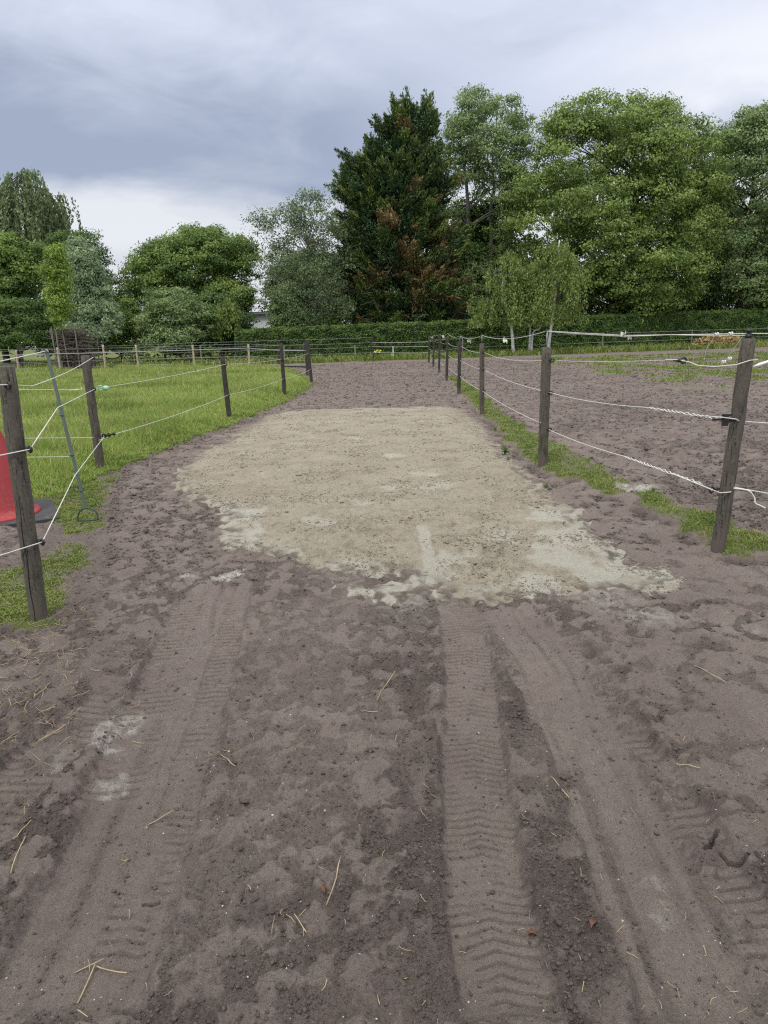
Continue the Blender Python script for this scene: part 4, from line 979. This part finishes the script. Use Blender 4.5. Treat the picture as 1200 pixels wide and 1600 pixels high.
    def weep(s, nstr, Lr, per, ls, mat, lo=.3, bump_=.15, el_=1.6, zmin=.4):
        rng_ = s.rng; P, D, rho = s.shell(nstr, lo, .66, bump_, .6); n = len(P); Ln = rng_.uniform(*Lr, n); idx = np.repeat(np.arange(n), per)
        t = rng_.uniform(0, 1, len(idx)); L = P[idx].copy(); L[:, 2] -= t * Ln[idx]; out = D[idx] * (1, 1, 0) * (.35 * np.sin(t * 1.6))[:, None] * Ln[idx][:, None] * .5
        L += out + rng_.normal(0, .09, (len(idx), 3)); L[:, 2] = np.where(L[:, 2] < zmin, zmin + rng_.uniform(0, 1, len(idx)) * 1.2, L[:, 2])
        N = unit(rng_.standard_normal((len(idx), 3)) + D[idx] * .5); u = unit(np.array((0, 0, -1.)) + rng_.standard_normal((len(idx), 3)) * .45); v = unit(np.cross(N, u)); sz = (ls * rng_.uniform(.6, 1.4, len(idx)))[:, None]
        V = np.stack([L - u * sz * .5, L - v * sz * .28, L + u * sz * .6, L + v * sz * .28], 1).reshape(-1, 3)
        tint = np.clip(rng_.uniform(.1, .9, n)[idx] + .2 * rng_.standard_normal(len(idx)), 0, 1)
        mesh('crown', V, 4 * np.arange(len(idx))[:, None] + np.arange(4)[None], mat, s.root, dict(tint=np.repeat(tint, 4), dead=np.zeros(4 * len(idx)))); return P
def s_c(s, z): return np.interp(z, s.R[:, 0], s.R[:, 1])

Lm = dict(
    alder=leaf_mat('dull_grey_green_leaves', (0.066, 0.110, 0.050), (0.220, 0.297, 0.143), (.2, .2, .1)),
    oak=leaf_mat('lime_green_leaves', (.095, .160, .036), (.30, .405, .11), (.2, .2, .06)),
    dark=leaf_mat('dark_green_leaves', (0.046, 0.094, 0.026), (0.138, 0.227, 0.056), (.1, .1, .04)),
    round_=leaf_mat('mid_green_leaves', (0.062, 0.125, 0.031), (0.234, 0.336, 0.078), (.1, .1, .04)),
    grey=leaf_mat('grey_green_leaves', (.10, .16, .055), (.30, .41, .17), (.2, .2, .1)),
    silver=leaf_mat('silvery_leaves', (0.144, 0.222, 0.108), (0.372, 0.480, 0.276), (.2, .2, .1)),
    lime=leaf_mat('bright_yellow_green_leaves', (.15, .25, .035), (.34, .46, .10), (.2, .2, .1)),
    birch=leaf_mat('olive_birch_leaves', (.10, .155, .035), (.27, .35, .10), (.2, .2, .1)),
    willow=leaf_mat('dull_willow_leaves', (0.107, 0.159, 0.071), (0.259, 0.324, 0.159), (.2, .2, .1)),
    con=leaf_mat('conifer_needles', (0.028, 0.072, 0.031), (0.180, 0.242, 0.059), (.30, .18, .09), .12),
    hedge=leaf_mat('hedge_leaves', (0.040, 0.089, 0.024), (0.154, 0.239, 0.054), (.1, .1, .04)))

# --- conifer
t = Tree('conifer_tree', 'tall dark conifer with orange-brown dying branches, the tallest in mid view', 630, 52, [(172, 652, 670), (186, 602, 680), (212, 590, 686), (245, 558, 690), (300, 530, 694), (350, 524, 702), (400, 530, 712), (440, 536, 718), (480, 542, 720), (512, 550, 720)], 1, depth=.9)
def dead_con(P, rho, rng_, n2):
    z = P[:, 2]; px = P[:, 0]; f = np.zeros(len(P))
    for (ax, ay), rad, st in (((608, 345), .55, .95), ((640, 388), .5, .9), ((655, 428), .6, .9), ((672, 425), .5, .85), ((585, 432), .6, .75), ((632, 420), .7, .7), ((702, 425), .9, .75), ((712, 405), .6, .8), ((690, 375), .5, .6), ((590, 195), .5, .6), ((635, 185), .4, .7), ((655, 460), .7, .7), ((560, 435), .5, .6), ((700, 350), .5, .6), ((645, 285), .4, .6)):
        q = AT(ax, ay, 49.); k = (np.hypot(px - q[0], z - q[2]) < rad) & (P[:, 1] < 51.); f = np.where(k, st * .7, f)
    f0 = f
    low = 1 - sst(z, 5.5, 10.5); right = sst(px, t.x - 3.5, t.x + 2.5)
    pr = .02 + .15 * low * (.3 + .7 * right)
    f = np.where(rng_.uniform(0, 1, len(P)) < pr * (.4 + 1.3 * np.clip(perlin(px / 1.6, z / 1.3, 8) + .25, 0, 1)), rng_.uniform(.35, .8, len(P)), 0); return np.maximum(f, f0)
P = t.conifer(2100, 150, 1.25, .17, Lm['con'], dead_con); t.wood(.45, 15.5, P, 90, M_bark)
# dead lower limbs hanging out of the conifer
mb = MB(); r_ = np.random.default_rng(3)
for k in range(34):
    a = r_.uniform(-PI * .95, -.05 * PI); z = r_.uniform(1.8, 7.5); L = r_.uniform(2.6, 4.6)
    p0_ = np.array((t.x + math.cos(a) * 1.0, 52 + math.sin(a) * 1., z)); p2_ = p0_ + np.array((math.cos(a) * L, math.sin(a) * L, r_.uniform(-1.1, .4))); pm = (p0_ + p2_) / 2 + (0, 0, .3)
    c_ = catmull([p0_, pm, p2_], 4); mb.tube(c_, np.linspace(.05, .012, 9), 4, False)
    for j in range(5):
        s_ = c_[r_.integers(3, 8)]; mb.tube([s_, s_ + r_.normal(0, .4, 3) + (0, -.2, -.2)], [.016, .008], 3, False)
mb.make('dead_branch', M_bark, t.root)
# --- big broad tree on the right
t = Tree('lime_tree', 'huge broad light green tree right of the birches, behind the hedge', 975, 54, [(163, 895, 945), (176, 862, 1036), (208, 832, 1092), (240, 818, 1110), (300, 800, 1112), (350, 785, 1112), (400, 788, 1105), (440, 820, 1095), (475, 850, 1080), (500, 860, 1060)], 2, depth=.75)
P = t.broad(760, 120, .9, .26, Lm['oak'], bump_=.22, lo=.42, core=.35); t.wood(.5, 14, P, 110)
# --- poplar
t = Tree('poplar_tree', 'tall narrow grey-green poplar between conifer and broad lime tree', 748, 58, [(146, 738, 768), (160, 716, 808), (190, 698, 834), (240, 694, 838), (300, 698, 836), (350, 712, 820), (380, 715, 800), (430, 715, 800), (480, 715, 810)], 3, depth=.9)
P = t.broad(400, 120, .85, .24, Lm['grey'], bump_=.2, lo=.35, core=.1, gap=(6.0, 12.5, 1.5)); t.wood(.30, 17, P, 60, M_barkg, multi=2)
# --- right-hand tree
t = Tree('broadleaf_tree', 'grey-green tree with drooping boughs at the right edge of the view', 1150, 56, [(182, 1150, 1230), (200, 1100, 1290), (260, 1078, 1310), (330, 1072, 1320), (400, 1078, 1320), (450, 1095, 1300), (478, 1130, 1290)], 4, depth=.8)
P = t.broad(420, 150, 1.05, .27, Lm['grey'], bump_=.2, lo=.4); t.wood(.45, 14, P, 80)
# --- dark trees that fill behind
FILL = [(1062, 58, [(452, 1040, 1085), (500, 1030, 1095), (545, 1030, 1095)], 'low dark bush just behind the hedge at the right foot of the broad lime tree'),
        (865, 66, [(260, 850, 1000), (300, 790, 1060), (350, 740, 1080), (420, 720, 1080), (540, 720, 1080)], 'dark tree behind the poplar and the broad lime tree'),
        (1110, 68, [(240, 1080, 1150), (300, 1050, 1170), (360, 1040, 1200), (540, 1040, 1210)], 'dark tree seen in the gap left of the drooping right-hand tree'),
        (720, 60, [(330, 700, 770), (400, 690, 790), (540, 690, 800)], 'dark low tree at the foot of the poplar'),
        (480, 62, [(400, 450, 540), (440, 420, 560), (540, 410, 570)], 'dark bushy tree behind the thin grey-green one'),
        (1200, 64, [(330, 1150, 1300), (420, 1130, 1320), (540, 1120, 1320)], 'dark tree behind the rightmost tree')]
for i, (px, Y, rows, lab) in enumerate(FILL):
    t = Tree('broadleaf_tree', lab, px, Y, rows, 20 + i, 'dark trees filling the back'); P = t.broad(260, 110, 1.1, .32, Lm['dark'], lo=.3); t.wood(.25, t.R[-1, 0] * .8, P, 30)
# --- airy tree left of the conifer
t = Tree('alder_tree', 'airy thin-leaved grey-green tree leaning on the left flank of the conifer', 500, 48, [(302, 466, 492), (325, 440, 515), (345, 405, 525), (380, 418, 535), (420, 410, 545), (460, 418, 545), (500, 432, 545)], 6, depth=.8)
P = t.broad(330, 48, .6, .18, Lm['alder'], bump_=.5, lo=.25, core=.1, squash=.9); t.wood(.20, 7.6, P, 90, M_barkg, lean=-.06, limb_r=.03)
# --- round tree
t = Tree('chestnut_tree', 'rounded dark green dome-shaped tree left of centre', 325, 60, [(364, 290, 345), (374, 265, 372), (390, 238, 392), (410, 208, 402), (440, 200, 402), (465, 215, 400), (482, 240, 385)], 7, depth=.85)
P = t.broad(300, 170, .95, .26, Lm['round_'], bump_=.12, lo=.5); t.wood(.35, 7.5, P, 60)
# --- weeping birch far left
t = Tree('weeping_birch_tree', 'tall weeping tree with hanging twigs at the left edge', 30, 62, [(262, 20, 60), (275, 4, 72), (310, -20, 100), (345, -30, 106), (380, -30, 104), (420, -30, 90)], 8, depth=.8)
P = t.weep(420, (1.4, 3.6), 90, .24, Lm['willow'], lo=.2, bump_=.28); t.wood(.28, 13.5, P, 80, M_bark)
# --- left trees
t = Tree('broadleaf_tree', 'dark green leafy tree in front of the weeping tree, at the left edge', 10, 50, [(372, -10, 30), (390, -40, 55), (430, -60, 66), (480, -60, 70), (520, -60, 72)], 9, depth=.8)
P = t.broad(240, 130, .8, .24, Lm['round_'], lo=.4); t.wood(.25, 7, P, 40)
t = Tree('broadleaf_tree', 'dark tree behind the silvery willow, stepping down to the right', 130, 58, [(362, 100, 135), (378, 72, 152), (410, 70, 165), (440, 75, 185), (480, 80, 215), (520, 90, 225)], 10, depth=.8)
P = t.broad(240, 110, .8, .23, Lm['dark'], lo=.4, bump_=.25); t.wood(.25, 8.5, P, 50)
t = Tree('willow_tree', 'silvery willow right of the bright young tree', 140, 44, [(383, 118, 135), (400, 108, 150), (430, 102, 165), (470, 104, 176), (510, 105, 182), (530, 110, 185)], 11, depth=.8)
P = t.broad(210, 110, .5, .16, Lm['silver'], lo=.3, el_=1.3, squash=1., bump_=.25, core=.5); t.wood(.12, 5.5, P, 60, M_barkg)
t = Tree('young_tree', 'slim young tree with a bright yellow-green crown beside the brushwood stack', 97, 36.5, [(386, 86, 94), (400, 76, 100), (425, 70, 106), (455, 72, 108), (480, 76, 108), (503, 84, 106)], 12, depth=.9)
P = t.broad(130, 55, .33, .12, Lm['lime'], lo=.15, el_=1.5, squash=1.2, bump_=.5, core=.4); t.wood(.055, 5., P, 30, M_barkg, lean=-.06)
# --- shrubs under the trees on the left
SHR = [(30, 46, [(470, -10, 60), (500, -50, 100), (545, -60, 110)], 'dark', 'dark bush behind the pale fence at the left edge'),
       (190, 47, [(470, 160, 200), (490, 140, 240), (550, 130, 250)], 'round_', 'leafy bush right of the brushwood stack'),
       (258, 46, [(452, 240, 285), (475, 222, 320), (520, 210, 330), (555, 210, 335)], 'grey', 'bushy shrub below the dome-shaped tree'),
       (330, 48, [(462, 310, 350), (490, 290, 390), (550, 285, 395)], 'dark', 'dark shrub below the right half of the dome-shaped tree'),
       (430, 47.5, [(450, 430, 460), (480, 424, 480), (515, 424, 490)], 'grey', 'grey-green shrub right of the white building'),
       (385, 52, [(455, 362, 398), (480, 350, 390), (494, 345, 380), (550, 340, 376)], 'round_', 'green shrub against the left side of the white building'),
       (105, 50, [(480, 90, 130), (500, 70, 160), (550, 60, 170)], 'dark', 'dark bush behind the brushwood stack')]
for i, (px, Y, rows, mk, lab) in enumerate(SHR):
    t = Tree('shrub', lab, px, Y, rows, 40 + i, 'shrubs below the trees on the left'); t.root['category'] = 'shrub'; P = t.broad(170, 90, .55, .2, Lm[mk], lo=.3, bump_=.2, core=.4); t.wood(.07, t.R[-1, 0] * .8, P, 30, limb_r=.02)
# --- drooping shrub (olive) left of the building
t = Tree('weeping_shrub', 'olive drooping shrub left of the white building', 348, 46.5, [(468, 340, 358), (480, 330, 368), (505, 328, 372)], 50); t.root['category'] = 'shrub'
P = t.weep(90, (.5, 1.3), 50, .15, Lm['birch']); t.wood(.05, 3, P, 20, limb_r=.015)
# --- birches by the paddock
M_birch = wood_mat('white_birch_bark', (.55, .54, .51), (.85, .84, .80))
BIR = [(805, 545, 44, [(392, 790, 800), (405, 770, 815), (430, 755, 825), (460, 738, 826), (490, 735, 820)], 1, 1, 'white-stemmed birch, left one of the three in front of the hedge'),
       (830, 545, 44.5, [(410, 815, 835), (430, 805, 855), (460, 800, 860), (490, 800, 855)], 2, 1, 'twin-stemmed small birch between two single ones'),
       (857, 542, 43.5, [(363, 868, 884), (380, 850, 900), (410, 835, 910), (450, 830, 915), (490, 830, 910)], 3, 1, 'tallest of the three birches, with an open crown')]
for i, (px, py, Y, rows, sd_, mu, lab) in enumerate(BIR):
    t = Tree('birch_tree', lab, px, Y, rows, 60 + i, 'birches in front of the hedge', depth=.8)
    P = t.weep((120, 80, 170)[i], (.6, 1.9), 55, .13, Lm['birch'], lo=.15, bump_=.4, zmin=1.7)
    mb = MB(); r_ = np.random.default_rng(70 + i)
    tops_ = {0: [((803, 546), (798, 505), (785, 455), (792, 405))], 1: [((827, 546), (828, 520), (826, 480), (824, 425)), ((830, 546), (833, 520), (845, 508), (838, 450))], 2: [((855, 545), (862, 505), (868, 460), (874, 375))]}[i]
    for pth in tops_: mb.tube(catmull([np.append(AT(*pth[0], Y)[:2], -.2)] + [AT(*p, Y) for p in pth[1:]], 5), np.linspace(.11, .03, 16) if i != 1 else np.linspace(.085, .02, 16), 8)
    mb.make('trunk', M_birch, t.root)
    mb = MB(); pc = [AT(*p, Y) for p in tops_[0][1:]]
    for k in range(45):
        e = P[r_.integers(len(P))]; s_ = pc[0] + (pc[-1] - pc[0]) * r_.uniform(.1, .95); mb.tube(catmull([s_, (s_ + e) / 2 + (0, 0, .25), e], 3), np.linspace(.018, .006, 7), 4, False)
    mb.make('branch', M_bark, t.root)

# ------------------------------------------------------------------ hedge
def hedge():
    rng = np.random.default_rng(9)
    line = np.array([(-9.2, 45.6), (0, 45.4), (8, 47.4), (20, 50.6), (40, 56.5)]); hts = np.array([1.95, 2.05, 2.15, 2.3, 2.5]); tk = 1.1
    seg = np.hypot(*np.diff(line, axis=0).T); cs = np.append(0, np.cumsum(seg)); tot = cs[-1]
    root = thing('hedge', 'long clipped leafy hedge closing off the track and the paddock', 'hedge', (0, 45.4, 0))
    def at(s): return np.stack([np.interp(s, cs, line[:, 0]), np.interp(s, cs, line[:, 1])], -1), np.interp(s, cs, hts)
    n = 190000; s = rng.uniform(0, tot, n); p, h = at(s); side = rng.uniform(0, 1, n); h = h * (1 + .05 * perlin(s / 1.1, s * 0, 5)) 
    u = rng.uniform(0, 1, n)
    front = side < .72
    bulge = .14 * perlin(s / .8, u * 3, 4) + .10 * perlin(s / .3, u * 7, 6)
    yy = np.where(front, bulge - .06 * u + rng.normal(0, .06, n), u * tk); zz = np.where(front, .05 + u * (h - .05), h + rng.normal(0, .05, n) + .06 * perlin(s / .5, u, 7) + .12 * (rng.uniform(0, 1, n) < .06) * rng.uniform(0, 1, n))
    P = np.stack([p[:, 0], p[:, 1] + yy, zz], 1); N = np.where(front[:, None], (0, -1, .35), (0, -.2, 1.)) + rng.standard_normal((n, 3)) * .6
    V, Fc = leaves(P, N, .13 * rng.uniform(.6, 1.4, n), .9, rng)
    tint = np.clip(.42 + .9 * perlin(s / .45, zz / .45, 11) + .22 * rng.standard_normal(n) + .25 * (~front), 0, 1)
    mesh('leafy_face', V, Fc, Lm['hedge'], root, dict(tint=np.repeat(tint, 4), dead=np.zeros(4 * n)))
    m = 120; s = np.linspace(0, tot, m); p, h = at(s); V = []
    for i in range(m):
        for dy, z in ((.16, 0), (.16, h[i] - .12), (tk, h[i] - .12), (tk, 0)): V.append((p[i, 0], p[i, 1] + dy, z))
    i = np.arange(m - 1)[:, None] * 4; q = np.concatenate([np.stack([i[:, 0] + a, i[:, 0] + a + 1, i[:, 0] + 5 + a, i[:, 0] + 4 + a], 1) for a in (0, 1, 2)])
    mesh('dark_core', V, q, simple('hedge_core_dark', (.03, .035, .018), .9, var=.4, scale=6), root)  # solid dark core added behind the leaves to block light
hedge()

# ------------------------------------------------------------------ house, brushwood, hay, weeds
hx = AT(402, 505, 57)[0]
hs = thing('house', 'white single-storey building half hidden between shrubs left of centre', 'building', (hx, 57, 0))
mb = MB(); mb.box((hx + 1.2, 60, 1.65), (6.4, 6, 3.3)); mb.make('wall', M_wall, hs, smooth=False)
mb = MB(); mb.add([(hx - 2.3, 56.7, 3.3), (hx + 4.7, 56.7, 3.3), (hx + 4.7, 63.3, 3.3), (hx - 2.3, 63.3, 3.3), (hx - 2.3, 60, 3.6), (hx + 4.7, 60, 3.6)], [(0, 1, 5, 4), (2, 3, 4, 5), (3, 2, 1, 0)], [(0, 4, 3), (1, 2, 5)]); mb.make('roof', M_roof, hs, smooth=False)
wx_ = AT(413, 505, 57)[0]
wn = MB(); wn.box((wx_, 56.96, 2.2), (.95, .07, .08)); wn.box((wx_, 56.96, 1.2), (.95, .07, .08)); wn.box((wx_ - .45, 56.96, 1.7), (.07, .07, 1.)); wn.box((wx_ + .45, 56.96, 1.7), (.07, .07, 1.)); wn.box((wx_, 56.965, 1.7), (.05, .05, .95))
wo_ = wn.make('window', M_whitep, hs, smooth=False); mb = MB(); mb.box((wx_, 56.99, 1.7), (.84, .03, .94)); mb.make('pane', M_glass, wo_, smooth=False)

gP = AT(122, 560, 37.2); px0 = gP[0]
bw = thing('brushwood_stack', 'stack of brown brushwood held between upright stakes at the left meadow edge', 'brushwood', (px0, 37.2, 0))
rng = np.random.default_rng(33); mb = MB()
for k in range(620):
    z = rng.uniform(.03, 2.05); hw = .72 * (1 - .12 * (z / 2.1) ** 3); xx = px0 + rng.uniform(-hw, hw); a = rng.normal(PI / 2, .35); L = rng.uniform(.6, 1.6)
    d_ = np.array((math.cos(a), math.sin(a), rng.normal(0, .12))) * L / 2; c_ = np.array((xx, 37.2 + rng.normal(0, .1), z)); mb.tube([c_ - d_, c_ + rng.normal(0, .03, 3), c_ + d_], [.016, .022, .014], 5)
for k in range(160):
    z = rng.uniform(.1, 2.2); c_ = np.array((px0 + rng.normal(0, .35), 36.6 + rng.normal(0, .1), z)); a = rng.normal(0, .5); L = rng.uniform(.5, 1.3); d_ = np.array((math.cos(a), .1, math.sin(a) * .8)) * L / 2; mb.tube([c_ - d_, c_ + d_], [.014, .008], 4)
mb.make('brushwood', wood_mat('brushwood_bark', (.085, .07, .055), (.21, .18, .145)), bw)
for k, (xx, tp, ln) in enumerate(((-.82, 2.35, .0), (-.55, 2.6, .08), (-.2, 2.55, -.05), (.05, 2.35, .04), (.35, 2.45, .0), (.78, 2.2, .05), (-.7, 2.25, -.1), (.6, 2.3, -.04))):
    post_mesh((px0 + xx, 36.45 if k % 2 == 0 else 37.9, 0), (px0 + xx + ln * 2, 36.45 if k % 2 == 0 else 37.9, tp), .035, M_postg, bw, rng, 8, .8, 'stake')

hp = AT(1122, 540, 46.5)
mb = MB(); n = 2200; r_ = np.random.default_rng(44)
a = r_.uniform(0, 2 * PI, n); rr = np.sqrt(r_.uniform(0, 1, n)); xx = hp[0] + np.cos(a) * rr * 1.7; yy = 46.5 + np.sin(a) * rr * .9; zz = .72 * np.sqrt(np.clip(1 - rr ** 2, 0, 1)) * (1 + .4 * perlin(xx * 1.5, yy * 1.5, 3)) * r_.uniform(.75, 1, n)
V, Fc = leaves(np.stack([xx, yy, zz], 1), r_.standard_normal((n, 3)) + (0, -.4, .8), r_.uniform(.15, .35, n), 1.6, r_)
V2, F2 = V * 1, Fc
mb = MB(); mb.add(V, Fc); tag(mb.make('hay_heap', simple('hay', (.36, .27, .13), .9, var=.3, scale=3), smooth=False, loc=(hp[0], 46.5, 0)), 'low heap of brownish hay on the far paddock edge before the hedge', 'hay')

def weed(px, py, h, n, lab, yellow=False, seed=0, name='weed'):
    g = G(px, py); z = float(gzat(*g)[0]); r_ = np.random.default_rng(seed)
    t = thing(name, lab, 'plant', (g[0], g[1], z), 'weeds along the fence foot')
    V = []; Q = []; sp_r = h * .5
    mb = MB(); tips = []
    for k in range(max(3, n // 6)):
        a = r_.uniform(0, 2 * PI); e = np.array((g[0] + math.cos(a) * sp_r * r_.uniform(.1, .7), g[1] + math.sin(a) * sp_r * r_.uniform(.1, .7), z + h * r_.uniform(.6, 1))); b_ = np.array((g[0], g[1], z - .01)); tips.append((b_, e)); mb.tube(catmull([b_, (b_ + e) / 2 + (0, 0, h * .1), e], 3), np.linspace(.0018, .001, 7) * (1 + g[1] * .1), 4, False)
    mb.make('stem', simple('weed_stem', (.10, .16, .04), .7), t)
    i = r_.integers(0, len(tips), n); f = r_.uniform(.25, 1.05, n); P_ = np.array([tips[a][0] + (tips[a][1] - tips[a][0]) * b for a, b in zip(i, f)]) + r_.normal(0, h * .13, (n, 3)); P_[:, 2] = np.maximum(P_[:, 2], z + .005)
    V, Fc = leaves(P_, r_.standard_normal((n, 3)) * .5 + (0, 0, 1), h * .22 * r_.uniform(.6, 1.3, n), 1.2, r_)
    mesh('foliage', V, Fc, Lm['round_'] if not yellow else Lm['lime'], t, dict(tint=np.repeat(r_.uniform(.2, 1, n), 4), dead=np.zeros(4 * n)))
    if yellow:
        mb = MB()
        for b_, e in tips: mb.lathe([(.001, .06), (.05, .05), (.06, 0), (.001, -.03)], e, 8)
        mb.make('flower', simple('yellow_petals', (.75, .68, .05), .6), t)
weed(789, 712, .16, 60, 'small upright weed between sand and fence, left of the second right-hand post', seed=1)
weed(795, 722, .07, 25, 'tiny weed just below the upright one beside the sand', seed=2)
weed(1020, 778, .06, 90, 'spreading grey-green weed by the pale spill under the right fence', seed=3)
weed(852, 764, .08, 30, 'low weed at the undercut foot of the second right-hand post', seed=4)
weed(773, 676, .10, 50, 'small weed tuft past the third right-hand post', seed=5)
weed(590, 562, .55, 60, 'yellow flowering plant in the verge before the hedge', True, 6, 'flowering_plant')
weed(175, 582, .5, 70, 'leafy weed beside a pale post behind the meadow', False, 7)
weed(505, 562, .4, 90, 'leafy weed in the verge left of the yellow plant', False, 8)
weed(880, 865 - 40, .07, 25, 'tiny weed on the soil below the grass strip', False, 9)
# old grass roots and brown tufts at the foot of the posts
print('done', round(time.time() - T0, 1))
